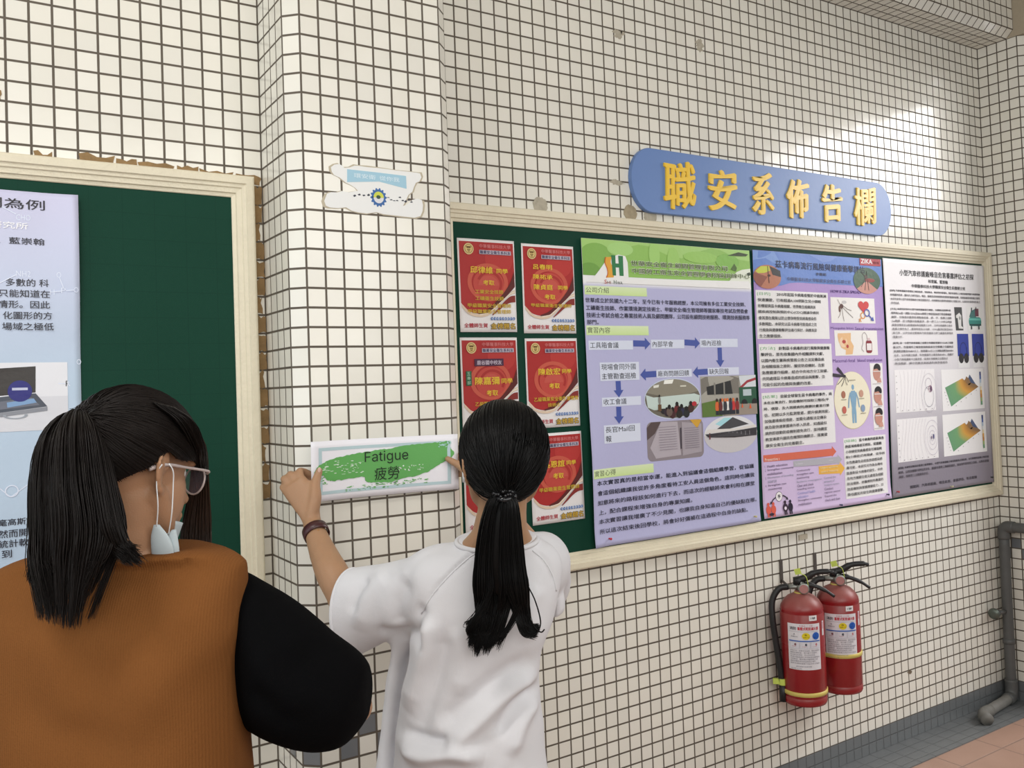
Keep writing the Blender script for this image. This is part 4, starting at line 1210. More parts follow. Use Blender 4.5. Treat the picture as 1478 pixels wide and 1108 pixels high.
flat_thing([tuple(cen + (V(p) - cen) * 0.975) for p in torn], YP - 0.0006, 0.0006, lin('e6e6e4'), 'paper', stk)
flat_thing([(-0.484, 2.214), (-0.400, 2.214), (-0.316, 2.213), (-0.3155, 2.178), (-0.395, 2.190), (-0.485, 2.180)], YP - 0.0012, 0.0005, lin('9ec4d6'), 'blue_bar', stk)
def wall_text(name, st, x0, x1, z0, z1, y, col, parent, bold=0.0):
    co, fs = glyphs(st, bold)
    lo, hi = co.min(0), co.max(0)
    q = (co - lo) / (hi - lo)
    vs = [V(x0 + a * (x1 - x0), y, z0 + b * (z1 - z0)) for a, b in q]
    return put(name, vs, fs, M_INK, parent, cols=[(*col, 1)] * len(vs))
wall_text('white_lettering', '環安衛', -0.466, -0.405, 2.194, 2.206, YP - 0.0019, lin('dbe9f0'), stk)
wall_text('white_lettering', '從你我', -0.394, -0.336, 2.194, 2.206, YP - 0.0019, lin('dbe9f0'), stk)
for k in range(14):
    x = -0.47 + 0.013 * k if k < 5 else -0.375 + 0.0085 * (k - 5)
    z = 2.148 + random.uniform(-.006, .006)
    flat_thing([(x, z), (x + .006, z + random.uniform(.001, .004)), (x + .009, z - .001), (x + .003, z - random.uniform(.001, .004))], YP - 0.0012, 0.0005, lin('3a3c46'), 'black_scrap', stk)
gear = []
for k in range(56):
    a = 2 * math.pi * k / 56
    r = 0.0255 if (k % 4) in (0, 1) else 0.0215
    gear.append((-0.398 + r * math.cos(a) * 0.92, 2.147 + r * math.sin(a)))
flat_thing(gear, YP - 0.0012, 0.0005, lin('3a66a0'), 'gear_emblem', stk)
ell2 = lambda cx, cz, rx, rz, a0=0, a1=360, n=24: [(cx + rx * math.cos(math.radians(a0 + (a1 - a0) * k / n)), cz + rz * math.sin(math.radians(a0 + (a1 - a0) * k / n))) for k in range(n)]
flat_thing(ell2(-0.398, 2.147, 0.0145, 0.0155), YP - 0.0017, 0.0004, lin('d9d8dc'), 'gear_centre', stk)
flat_thing(ell2(-0.398, 2.147, 0.0145, 0.0155, 0, 190), YP - 0.0021, 0.0004, lin('c9cf4e'), 'gear_centre', stk)
flat_thing(ell2(-0.399, 2.148, 0.006, 0.005), YP - 0.0025, 0.0004, lin('2e4a3a'), 'gear_centre', stk)

# ---------------------------------------------------------------- the card being put up
def wavec(u, v):
    return 0.012 + 0.026 * max(0, 1 - u / 0.16) ** 2 + 0.020 * max(0, (u - 0.26) / 0.158) ** 2
card = Sheet('paper_sign', 'white paper sign with a green brush stroke held against the pillar', 'sign', None, -0.616, 1.512, YP, 0.415, 0.150, lin('eceaf0'), wavec, -0.012)
p = Print(); fr = lin('b7cdd2')
p.rect(22, 17, 394, 25, fr); p.rect(22, 126, 394, 134, fr); p.rect(22, 25, 31, 126, fr); p.rect(385, 25, 394, 126, fr)
card.part('grey_border', p)
p = Print(); p.z = 3
gr = lin('63a85a')
r_ = random.Random(5)
top = [(8, 76), (16, 64), (30, 56), (50, 49), (75, 44), (100, 40), (130, 37), (160, 34), (190, 30), (215, 30), (240, 27), (270, 24), (300, 22), (330, 21), (360, 20), (385, 18), (397, 20), (388, 28), (396, 40), (404, 48)]
bot = [(8, 80), (20, 84), (36, 86), (44, 100), (64, 102), (90, 101), (120, 99), (150, 98), (152, 110), (170, 115), (200, 117), (225, 117), (250, 112), (280, 108), (305, 105), (330, 98), (350, 86), (370, 76), (390, 68), (404, 54)]
tp = [(np.interp(t, np.linspace(0, 1, 20), [q[0] for q in top]), np.interp(t, np.linspace(0, 1, 20), [q[1] for q in top]) + r_.uniform(-1.3, 1.3)) for t in np.linspace(0, 1, 80)]
bt = [(np.interp(t, np.linspace(0, 1, 20), [q[0] for q in bot]), np.interp(t, np.linspace(0, 1, 20), [q[1] for q in bot]) + r_.uniform(-1.5, 1.5)) for t in np.linspace(0, 1, 80)]
p.between(tp, bt, gr, 5)
for k in range(70):      # ragged lower strokes
    u = r_.uniform(95, 330); v = 118 + r_.uniform(0, 14) - 0.03 * (u - 150)
    p.z = 6
    p.ellipse(u, v, r_.uniform(1, 5), r_.uniform(0.6, 1.8), lin('8cc088') if k % 2 else gr, n=8)
for k in range(36):
    u = r_.uniform(12, 70); v = r_.uniform(82, 108)
    p.z = 6
    p.ellipse(u, v, r_.uniform(1, 4), r_.uniform(0.5, 1.4), gr, n=8)
for k in range(60):      # paper showing through the dry brush
    u = r_.uniform(30, 150); v = 66 + r_.uniform(-14, 22)
    p.z = 7
    p.ellipse(u, v, r_.uniform(1, 5), r_.uniform(0.4, 1.1), lin('d8e8d6'), n=8)
for k in range(22):
    u = r_.uniform(245, 320); v = 84 + r_.uniform(-7, 7)
    p.z = 7
    p.ellipse(u, v, r_.uniform(0.8, 2.6), r_.uniform(0.6, 2.2), lin('e4efe2'), n=8)
for k in range(20):
    u = r_.uniform(362, 396); v = r_.uniform(19, 36)
    p.z = 7
    p.ellipse(u, v, r_.uniform(1, 4), r_.uniform(0.5, 2.0), lin('a9cfd0'), n=8)
card.part('green_brush_stroke', p)
p = Print(); p.z = 12
p.text('Fatigue', 151, 34, 274, 68, (0.012, 0.02, 0.012), 0.0); p.text('疲勞', 177, 76, 247, 110, (0.012, 0.02, 0.012), 0.0)
card.part('lettering', p)

# ---------------------------------------------------------------- fire extinguishers
def dusty_red():
    t = NT('red_enamel_dusty_on_top')
    o = t.coord()
    g = t.n('ShaderNodeNewGeometry')
    sp = t.n('ShaderNodeSeparateXYZ'); t.l(g.outputs['Normal'], sp.inputs[0])
    k = t.math('MULTIPLY', t.math('MAXIMUM', sp.outputs[2], 0.0), t.math('ADD', 0.25, t.math('MULTIPLY', t.noise(25, 4, o), 0.4)))
    t.base(t.mix(k, t.mix(t.noise(12, 4, o), (0.25, 0.010, 0.013), (0.30, 0.014, 0.018)), (0.34, 0.24, 0.20)))
    t.rough(t.math('ADD', 0.26, t.math('MULTIPLY', k, 0.6)))
    return t.m
M_RED = dusty_red()
M_BLK = simple('black_rubber', (0.012, 0.012, 0.013), 0.45, 0.1, 30)
M_BRASS = simple('dull_grey_metal', (0.30, 0.31, 0.29), 0.4, 0.1, 60, metal=0.7)
M_LIME = simple('lime_plastic', (0.55, 0.66, 0.12), 0.4, 0.05, 20)
M_YTAG = simple('yellow_band', (0.62, 0.50, 0.13), 0.45, 0.05, 20)
M_STEEL = simple('rusty_dark_steel', (0.10, 0.085, 0.075), 0.6, 0.25, 60, metal=0.4)
M_GLASS = simple('gauge_face', (0.42, 0.20, 0.19), 0.25, 0.1, 50)
EC, ER = V(-0.757, -0.653, 0), V(0.653, -0.757, 0)      # out from the wall, along the handles
def extinguisher(x, y, z, label, band_z, clip):
    t = thing('fire_extinguisher', label, 'fire extinguisher', (x, y, z), 'fire extinguishers hung on the wall')
    o_ = V(x, y, z)
    R = 0.083
    prof = [(0.070, 0.0), (0.080, 0.002), (R, 0.010), (R, 0.028), (R - 0.0015, 0.030), (R - 0.0015, 0.033), (R, 0.035), (R, 0.345), (R - .0018, 0.348), (R - .0018, 0.352), (R - .0005, 0.355), (0.079, 0.372), (0.068, 0.391), (0.052, 0.406), (0.034, 0.415), (0.024, 0.419), (0.022, 0.428)]
    put('cylinder', *lathe(prof, o_, 48), M_RED, t, True)
    put('neck_ring', *lathe([(0.026, 0.417), (0.026, 0.423), (0.022, 0.424)], o_, 24), M_YTAG, t, True)
    vb = o_ + V(0, 0, 0.44)
    put('valve_body', *merge(lathe([(0.016, -0.02), (0.016, 0.018), (0.012, 0.024)], vb, 16), tube([vb + ER * 0.01, vb - ER * 0.05], 0.010, 12), tube([vb, vb + EC * 0.022], 0.009, 12)), M_BRASS, t, True)
    gp = vb + EC * 0.022 + ER * 0.012
    g = put('pressure_gauge', *lathe([(0.020, 0.0), (0.021, 0.004), (0.021, 0.012), (0.018, 0.0135)], gp, 24, EC), M_BRASS, t, True)
    put('gauge_face', *lathe([(0.0165, 0.0136), (0.0165, 0.0142)], gp, 24, EC), M_GLASS, g)
    # squeeze lever above and carrying handle below
    up = V(0, 0, 1)
    put('lever', *merge(tube(smooth_path([vb - ER * 0.022 + up * 0.022, vb + ER * 0.02 + up * 0.036, vb + ER * 0.055 + up * 0.056, vb + ER * 0.10 + up * 0.062, vb + ER * 0.125 + up * 0.058], 5), [0.014] * 6 + [0.013] * 4 + [0.0105] * 7 + [0.007] * 4, 10),
                        box(vb + up * 0.024 - ER * 0.006, (0.030, 0.030, 0.028))), M_BLK, t, True)
    put('carry_handle', *tube(smooth_path([vb + up * 0.008, vb + ER * 0.04 + up * 0.008, vb + ER * 0.09 - up * 0.010, vb + ER * 0.125 - up * 0.034], 5), [0.011] * 6 + [0.008] * 5 + [0.006] * 5, 10), M_BLK, t, True)
    put('safety_tag', *merge(box(vb + up * 0.062 - ER * 0.008 + EC * 0.012, (0.024, 0.002, 0.022), np.array(Matrix.Rotation(2.29, 3, 'Z') @ Matrix.Rotation(0.25, 3, 'Y'))), tube(smooth_path([vb + up * 0.055 + EC * 0.014, vb + up * 0.045 + EC * 0.02 + ER * 0.022, vb + up * 0.005 + EC * 0.02 + ER * 0.030], 4), 0.0014, 6)), M_LIME, t)
    hp = [vb - ER * 0.048, vb - ER * 0.082 + V(-0.004, -0.004, -0.008), vb - ER * 0.108 + V(-0.012, -0.010, -0.052), vb - ER * 0.112 + V(-0.018, -0.018, -0.12), vb - ER * 0.106 + V(-0.016, -0.022, -0.22), vb - ER * 0.094 + V(-0.016, -0.024, -0.34), vb - ER * 0.089 + V(-0.016, -0.024, -0.435)]
    put('hose', *merge(tube(smooth_path(hp, 6), 0.0125, 12), tube([hp[-1] + V(0, 0, 0.06), hp[-1]], [0.0150, 0.0160], 12)), M_BLK, t, True)
    bd = put('rubber_band', *lathe([(R + 0.0005, band_z - 0.008), (R + 0.003, band_z - 0.007), (R + 0.003, band_z + 0.007), (R + 0.0005, band_z + 0.008)], o_, 48), M_YTAG, t, True)
    if clip:
        q = hp[-1] + V(0, 0, 0.075)
        put('hose_clip', *merge(box(q - ER * 0.022, (0.03, 0.012, 0.02), np.array(Matrix.Rotation(math.atan2(ER[1], ER[0]), 3, 'Z'))), box(q + ER * 0.022, (0.026, 0.02, 0.018), np.array(Matrix.Rotation(math.atan2(ER[1], ER[0]), 3, 'Z'))), tube([q - V(0, 0, .012), q + V(0, 0, .012)], 0.0155, 14)), M_LIME, bd)
    # printed labels, wrapped on the cylinder
    def wrap(name, pr, u_c, z_top, lift=0.0008):
        vs = []
        for u, v, zz in pr.v:
            a = (u * 0.001 - u_c) / R
            d = EC * math.cos(a) + ER * math.sin(a)
            vs.append(o_ + d * (R + lift + 0.0022 * (1 - math.exp(-zz / 14.0))) + V(0, 0, z_top - v * 0.001))
        return put(name, vs, pr.f, M_INK, t, cols=[(*c, 1) for c in pr.c])
    p = Print()
    p.rect(0, 0, 128, 174, lin('dedbe0'), 5)
    p.text('消防', 9, 12, 35, 24, lin('3a3a44'), 0.03); p.text('蓄壓式乾粉滅火器', 40, 12, 120, 24, lin('c23a48'), 0.03); p.text('手提式 二十型', 46, 4, 96, 10, lin('c87a84'), 0.0)
    p.rect(8, 29, 122, 30, lin('9a98a4'), 6)
    p.text('A', 24, 36, 30, 42, lin('6a6a74'), 0.02); p.text('普通火災', 14, 46, 40, 51, lin('6a6a74'), 0.0)
    p.ellipse(70, 46, 15, 13, lin('e0cc2c')); p.text('B', 66, 38, 74, 45, lin('6a5a1a'), 0.02); p.text('油類火災', 59, 48, 82, 53, lin('6a5a1a'), 0.0)
    p.ellipse(108, 46, 14, 14, lin('2f60b8')); p.text('C', 105, 38, 112, 45, lin('1a2f70'), 0.02); p.text('電氣火災', 98, 48, 119, 53, lin('1a2f70'), 0.0)
    p.rect(6, 63, 124, 67, lin('3a62b4'), 6)
    for k in range(3):
        u = 8 + k * 39
        p.rect(u, 68, u + 37, 94, lin('c4c2ce'), 6); p.rect(u + 1, 69, u + 36, 93, lin('e2e0e6'), 6)
        p.ellipse(u + 22, 78, 4, 5, lin(('7a4a50', '2c3444', 'b86a70')[k]), n=12); p.rect(u + 8, 84, u + 24, 87, lin('c8a4aa'), 6)
    for k, st in enumerate(('使用方法：拉開安全插梢，握住皮管噴', '嘴朝火源底部，用力壓下手壓柄，', '向火焰左右掃射，至火完全熄滅。', '本滅火器適用於木材紙張油類電氣', '注意事項：應放置於明顯易取之處', '避免日曬雨淋及高溫潮濕之場所', '每年定期檢查壓力指示計之指針')):
        p.text(st, 9, 98 + k * 8, 120 - (k % 3) * 9, 103.5 + k * 8, lin('82808c'), 0.0)
    p.text('認可編號 製造日期', 30, 158, 86, 163, lin('8a8894'), 0.0); p.text('有限公司', 9, 167, 50, 171, lin('8a8894'), 0.0)
    wrap('printed_label', p, 0.058, 0.318)
    p = Print(); p.rect(0, 0, 32, 20, lin('e4e2e4'), 4); p.text('1號', 7, 6, 25, 14, lin('3a3a40'), 0.02)
    wrap('number_sticker', p, -0.026, 0.349)
    p = Print(); p.rect(0, 0, 12, 55, lin('d6d2d6'), 4); p.rect(2, 4, 9, 30, lin('c890a0'), 4)
    wrap('side_sticker', p, -0.086, 0.322)
    return t
extinguisher(1.395, -0.100, 0.372, 'red fire extinguisher on the left of the pair, with a lime clip on its hose', 0.048, True)
extinguisher(1.612, -0.100, 0.372, 'red fire extinguisher on the right of the pair, partly behind the other one', 0.152, False)
def bracket(x, label):
    t = thing('wall_bracket', label, 'bracket', (x, 0, 0.80), 'steel brackets holding the extinguishers')
    put('back_plate', *box((x, -0.002, 0.858), (0.017, 0.004, 0.092)), M_STEEL, t)
    put('hook_arm', *tube(smooth_path([(x, -0.003, 0.822), (x + 0.001, -0.03, 0.808), (x + 0.004, -0.07, 0.806), (x + 0.006, -0.083, 0.812)], 4), 0.005, 8), M_STEEL, t, True)
    return t
bracket(1.399, 'rusty steel bracket above the left extinguisher')
bracket(1.603, 'rusty steel bracket above the right extinguisher')

# ---------------------------------------------------------------- grey drain pipe in the corner
M_PIPE = simple('grey_painted_pipe', (0.095, 0.097, 0.095), 0.5, 0.15, 25)
pt = thing('drain_pipe', 'grey drain pipe rising from the floor in the right corner', 'pipe', (2.953, -0.042, 0))
pr_ = 0.0245
path = smooth_path([(2.953, -0.042, 0.075), (2.953, -0.042, 0.30), (2.953, -0.042, 0.60), (2.953, -0.042, 0.82)], 4)
put('riser', *tube(path, pr_, 18), M_PIPE, pt, True)
put('top_run', *tube(smooth_path([(2.953, -0.042, 0.80), (2.953, -0.045, 0.838), (2.953, -0.066, 0.858), (2.953, -0.11, 0.860), (2.953, -0.165, 0.860), (2.958, -0.185, 0.860), (2.975, -0.192, 0.860), (3.01, -0.193, 0.860)], 5), pr_, 18), M_PIPE, pt, True)
put('top_elbow', *tube(smooth_path([(2.953, -0.042, 0.800), (2.953, -0.044, 0.842), (2.953, -0.062, 0.859), (2.953, -0.095, 0.860)], 6), pr_ + 0.004, 18), M_PIPE, pt, True)
for z in (0.30,):
    put('joint_collar', *lathe([(pr_, z - 0.012), (pr_ + 0.004, z - 0.011), (pr_ + 0.004, z + 0.011), (pr_, z + 0.012)], (2.953, -0.042, 0), 20), M_PIPE, pt, True)
put('bottom_elbow', *tube(smooth_path([(2.953, -0.042, 0.115), (2.952, -0.043, 0.062), (2.935, -0.046, 0.036), (2.895, -0.052, 0.031)], 6), pr_ + 0.005, 18), M_PIPE, pt, True)
put('floor_run', *tube(smooth_path([(2.93, -0.046, 0.036), (2.86, -0.055, 0.030), (2.76, -0.067, 0.030), (2.68, -0.078, 0.030)], 5), pr_, 18), simple('dusty_grey_pipe', (0.17, 0.165, 0.15), 0.6, 0.2, 30), pt, True)
put('outlet_bend', *tube(smooth_path([(2.70, -0.075, 0.030), (2.640, -0.085, 0.034), (2.600, -0.105, 0.034), (2.578, -0.135, 0.031)], 5), [0.027] * 11 + [0.029] * 5, 18), simple('dusty_grey_elbow', (0.15, 0.145, 0.13), 0.6, 0.2, 30), pt, True)
st_ = put('side_stub', *merge(tube([(2.945, -0.042, 0.445), (2.86, -0.042, 0.452)], 0.010, 14), tube([(2.87, -0.042, 0.451), (2.835, -0.042, 0.454)], 0.014, 14)), M_PIPE, pt, True)
put('round_cap', *lathe([(0.012, 0.0), (0.024, 0.004), (0.027, 0.010), (0.024, 0.016), (0.010, 0.020)], (2.838, -0.042, 0.454), 24, (-1, -0.25, 0)), simple('greenish_metal', (0.12, 0.14, 0.12), 0.35, 0.2, 40, metal=0.6), st_, True)

# ---------------------------------------------------------------- patched holes and marks on the wall
M_CEM = simple('cement_filler', (0.42, 0.38, 0.30), 0.85, 0.3, 60, 0.003, 90)
def patch(x, z, rx, rz, label, seed, mat=M_CEM, th=0.0025, rough=0.08):
    r = random.Random(seed)
    pts = [(x + rx * (1 + r.uniform(-rough, rough)) * math.cos(a), z + rz * (1 + r.uniform(-rough, rough)) * math.sin(a)) for a in np.linspace(0, 2 * math.pi, 25)[:-1]]
    o = flat_thing(pts, 0.0005, th + 0.0005, (0, 0, 0), 'cement_patch', None, mat=mat)
    return tag(o, label, 'wall patch', 'cement patches on the back wall')
patch(0.304, 2.236, 0.029, 0.028, 'round grey cement patch above the red notices, left of the blue sign', 1)
patch(0.693, 2.240, 0.030, 0.029, 'brownish round cement patch under the left end of the blue sign', 2, simple('brown_filler', (0.36, 0.30, 0.20), 0.85, 0.3, 60, 0.003, 90))
patch(0.788, 2.235, 0.030, 0.027, 'grey round cement patch between the brownish one and the blue sign', 3)
patch(0.640, 2.345, 0.030, 0.009, 'small grey smear of cement beside the left end of the blue sign', 4, th=0.001, rough=0.4)
patch(0.672, 2.888, 0.024, 0.014, 'ragged grey smear of cement high on the back wall, left one of two', 5, th=0.001, rough=0.5)
patch(1.072, 2.919, 0.020, 0.022, 'ragged brown smear of cement high on the back wall, right one of two', 6, th=0.001, rough=0.4)
patch(2.208, 0.291, 0.016, 0.009, 'small brown chip in the tiles low on the wall right of the extinguishers', 7, simple('brown_chip', (0.16, 0.12, 0.08), 0.8, 0.3, 60), 0.001, 0.4)
pl = tag(put('wall_plate', *box((1.537, -0.002, 0.977), (0.050, 0.005, 0.021)), simple('tan_plate', (0.47, 0.42, 0.33), 0.6, 0.1, 40)), 'small tan plate on the tiles above the extinguishers', 'plate')

# ---------------------------------------------------------------- people
M_SKIN_W = simple('skin_tan', (0.40, 0.228, 0.128), 0.5, 0.06, 40, 0.0004, 400, spec=0.35, sss=0.15)
M_SKIN_O = simple('skin_warm', (0.38, 0.205, 0.115), 0.5, 0.06, 40, 0.0004, 400, spec=0.35, sss=0.15)
def hair_mat(name, c, rough):
    t = NT(name)
    n = t.noise(60, 3, t.coord())
    t.base(t.mix(n, c, tuple(q * 1.9 for q in c)))
    t.rough(rough)
    t.b.inputs['Specular IOR Level'].default_value = 0.16
    return t.m
M_HAIR_W = hair_mat('black_hair', (0.0036, 0.0034, 0.0034), 0.42)
M_HAIR_O = hair_mat('dark_brown_hair', (0.0065, 0.0048, 0.0042), 0.45)
M_HAIR_B = hair_mat('brown_hair', (0.022, 0.012, 0.008), 0.42)
def cloth(name, c, weave=900, amp=0.0004, rough=0.9, soft=14, softamp=0.002, spec=0.15):
    t = NT(name)
    o = t.coord()
    n = t.noise(8, 4, o)
    t.base(t.mix(n, tuple(q * 0.94 for q in c), tuple(min(1, q * 1.04) for q in c)))
    t.rough(rough)
    t.b.inputs['Specular IOR Level'].default_value = spec
    h = t.math('ADD', t.math('MULTIPLY', t.noise(weave, 2, o), amp), t.math('MULTIPLY', t.noise(soft, 3, o), softamp))
    t.bump(h, 1.0)
    return t.m
M_WHITE = cloth('white_cotton', (0.72, 0.715, 0.74))
M_BLACK = cloth('black_cotton', (0.0028, 0.0028, 0.0032), spec=0.04)
M_TROUS = cloth('dark_trousers', (0.03, 0.032, 0.04))
M_SHOE = simple('dark_shoes', (0.04, 0.04, 0.045), 0.6, 0.1)
def rib_mat(name, c, lat, period):
    """knitted ribs running up and down; lat = direction across the ribs"""
    t = NT(name)
    o = t.coord()
    d = t.n('ShaderNodeVectorMath', operation='DOT_PRODUCT'); t.l(o, d.inputs[0]); d.inputs[1].default_value = tuple(lat)
    w = t.n('ShaderNodeVectorMath', operation='SCALE')
    s = t.math('SINE', t.math('MULTIPLY', d.outputs['Value'], 2 * math.pi / period))
    n = t.noise(5, 4, o)
    rows = t.noise(420, 2, o)
    k = t.math('ADD', t.math('MULTIPLY', s, 0.045), t.math('ADD', t.math('MULTIPLY', n, 0.35), t.math('MULTIPLY', rows, 0.3)))
    t.base(t.mix(k, tuple(q * 0.72 for q in c), tuple(min(1, q * 1.22) for q in c)))
    t.rough(0.95)
    t.b.inputs['Specular IOR Level'].default_value = 0.1
    t.bump(t.math('ADD', t.math('MULTIPLY', s, 0.00014), t.math('MULTIPLY', rows, 0.0006)), 1.0)
    return t.m

RV, FV, UP = V(0.8321, -0.5547, 0), V(0.5547, 0.8321, 0), V(0, 0, 1)     # across, away, up as the photographer stood

def headframe(yaw, pitch, roll=0.0):
    """right, forward, up of a head turned by yaw (to the photographer's right) and bowed by pitch"""
    f = FV * math.cos(yaw) + RV * math.sin(yaw)
    r = RV * math.cos(yaw) - FV * math.sin(yaw)
    u = UP
    f, u = f * math.cos(pitch) - u * math.sin(pitch), u * math.cos(pitch) + f * math.sin(pitch)
    r, u = r * math.cos(roll) + u * math.sin(roll), u * math.cos(roll) - r * math.sin(roll)
    return r, f, u

def head_parts(c, fr, s=1.0, ears=(1, -1)):
    r, f, u = fr
    P = lambda a, b, d: c + (r * a + f * b + u * d) * s
    ax = [r, f, u]
    q = [ell(P(0, -0.008, 0.030), V(0.075, 0.094, 0.094) * s, ax, 28, 18),
         ell(P(0, 0.030, -0.035), V(0.060, 0.062, 0.080) * s, ax, 24, 16),
         ell(P(0, 0.052, -0.080), V(0.036, 0.034, 0.030) * s, ax, 18, 12),
         limb([P(0, 0.088, 0.010), P(0, 0.098, -0.020), P(0, 0.108, -0.034)], [0.008 * s, 0.009 * s, 0.011 * s]),
         limb([P(-0.020, 0.087, -0.062), P(0, 0.094, -0.062), P(0.020, 0.087, -0.062)], [0.006 * s, 0.008 * s, 0.006 * s]),
         limb([P(-0.018, 0.086, -0.070), P(0, 0.091, -0.071), P(0.018, 0.086, -0.070)], [0.006 * s, 0.008 * s, 0.006 * s]),
         limb([P(-0.045, 0.074, 0.020), P(-0.020, 0.085, 0.022), P(0.020, 0.085, 0.022), P(0.045, 0.074, 0.020)], [0.009 * s] * 4),
         limb([P(0.062, 0.0, -0.040), P(0.050, 0.030, -0.075), P(0.020, 0.056, -0.092)], [0.016 * s, 0.016 * s, 0.018 * s]),
         limb([P(-0.062, 0.0, -0.040), P(-0.050, 0.030, -0.075), P(-0.020, 0.056, -0.092)], [0.016 * s, 0.016 * s, 0.018 * s])]
    for k in ears:
        e = lambda b, d, o=0.0: P(k * (0.077 + o), b, d)
        rim = [e(-0.004, -0.004, 0.0), e(-0.010, 0.016, 0.004), e(-0.022, 0.020, 0.010), e(-0.032, 0.008, 0.014), e(-0.031, -0.010, 0.012), e(-0.024, -0.026, 0.007), e(-0.014, -0.037, 0.002), e(-0.008, -0.036, 0.0)]
        q.append(limb(rim, [0.0042 * s] * 5 + [0.0045 * s, 0.0062 * s, 0.005 * s], 10))
        q.append(limb([e(-0.012, 0.010, 0.001), e(-0.022, -0.004, 0.007), e(-0.016, -0.024, 0.001)], [0.0045 * s, 0.0055 * s, 0.0045 * s], 10))
        q.append(limb([e(-0.016, 0.012, -0.006), e(-0.018, -0.004, -0.004), e(-0.012, -0.026, -0.006)], [0.008 * s, 0.009 * s, 0.007 * s], 10))
    return q, P

def strands(paths, radii, sides=3):
    """many thin tapered hair strands in one mesh; paths (n, m, 3)"""
    paths = np.asarray(paths, float)
    n, m, _ = paths.shape
    d = np.empty_like(paths)
    d[:, 1:-1] = paths[:, 2:] - paths[:, :-2]; d[:, 0] = paths[:, 1] - paths[:, 0]; d[:, -1] = paths[:, -1] - paths[:, -2]
    d /= np.linalg.norm(d, axis=2, keepdims=True) + 1e-12
    ref = np.array([0.31, 0.23, 0.92])
    x = np.cross(d, ref); x /= np.linalg.norm(x, axis=2, keepdims=True) + 1e-12
    y = np.cross(d, x)
    radii = np.asarray(radii, float)
    radii = np.broadcast_to(radii if radii.ndim == 2 else radii.reshape(-1, 1), (n, m))
    vs = np.stack([paths + radii[:, :, None] * (math.cos(2 * math.pi * k / sides) * x + math.sin(2 * math.pi * k / sides) * y) for k in range(sides)], 2).reshape(-1, 3)
    i, j, k = np.meshgrid(np.arange(n), np.arange(m - 1), np.arange(sides), indexing='ij')
    b = (i * m + j) * sides
    l = (k + 1) % sides
    fs = np.stack([b + k, b + l, b + sides + l, b + sides + k], -1).reshape(-1, 4)
    return vs, fs

def put_np(name, parts, mat, parent):
    vs, fs, off = [], [], 0
    for v, f in parts:
        v = np.asarray(v, float); vs.append(v); fs.append([tuple(int(i) + off for i in q) for q in f]); off += len(v)
    vs = np.concatenate(vs) - wl(parent)
    me = bpy.data.meshes.new(name)
    me.from_pydata(vs.tolist(), [], [q for f in fs for q in f])
    me.materials.append(mat)
    me.polygons.foreach_set('use_smooth', [True] * len(me.polygons))
    me.update()
    o = bpy.data.objects.new(name, me); COL.objects.link(o)
    o.parent = parent
    return o

def spline(K, m):
    """K (n, k, 3) key points -> (n, m, 3) Catmull-Rom"""
    K = np.asarray(K, float)
    P = np.concatenate([2 * K[:, :1] - K[:, 1:2], K, 2 * K[:, -1:] - K[:, -2:-1]], 1)
    k = K.shape[1]
    out = []
    for t in np.linspace(0, k - 1 - 1e-9, m):
        i = int(t); a = t - i
        p0, p1, p2, p3 = P[:, i], P[:, i + 1], P[:, i + 2], P[:, i + 3]
        out.append(0.5 * (2 * p1 + (-p0 + p2) * a + (2 * p0 - 5 * p1 + 4 * p2 - p3) * a * a + (-p0 + 3 * p1 - 3 * p2 + p3) * a ** 3))
    return np.stack(out, 1)

def scalp(c, fr, rad, tie, hairline, n, lift, tie_r=0.016, seed=1, r0=0.0011, m=16, jit=0.012):
    """strands lying on the skull from the hairline to the tie; hairline(az) gives elevation"""
    rs = np.random.RandomState(seed)
    r, f, u = fr
    A = np.stack([r, f, u])
    td = np.linalg.solve(A.T, tie - c) / V(rad); tl = np.linalg.norm(td); td /= tl
    az = rs.uniform(-math.pi, math.pi, n)
    inn = rs.uniform(0, 1, n) ** 2.2
    el = np.array([hairline(a) for a in az]) + inn * 1.2
    s = np.stack([np.sin(az) * np.cos(el), np.cos(az) * np.cos(el), np.sin(el)], 1)
    s += rs.normal(0, jit, s.shape); s /= np.linalg.norm(s, axis=1, keepdims=True)
    w = np.arccos(np.clip(s @ td, -1, 1))
    t = np.linspace(0, 1, m)
    W = np.maximum(w, 1e-3)[:, None]
    p = (np.sin((1 - t) * W) / np.sin(W))[:, :, None] * s[:, None] + (np.sin(t * W) / np.sin(W))[:, :, None] * td
    h = 1.0 + lift * np.sin(np.pi * np.clip(t * 1.05, 0, 1))[None, :] * rs.uniform(0.5, 1.1, n)[:, None] + (tl - 1.0) * (t ** 3)[None, :]
    p = p * h[:, :, None] * V(rad)
    p = c + p @ A
    j = rs.normal(0, 1, (n, 3)) * tie_r * 0.5
    p += j[:, None] * (t ** 4)[None, :, None]
    R = r0 * rs.uniform(0.7, 1.5, n)[:, None] * (0.55 + 0.6 * np.sin(np.pi * np.clip(t, 0.03, 1)))[None, :]
    return strands(p, R)

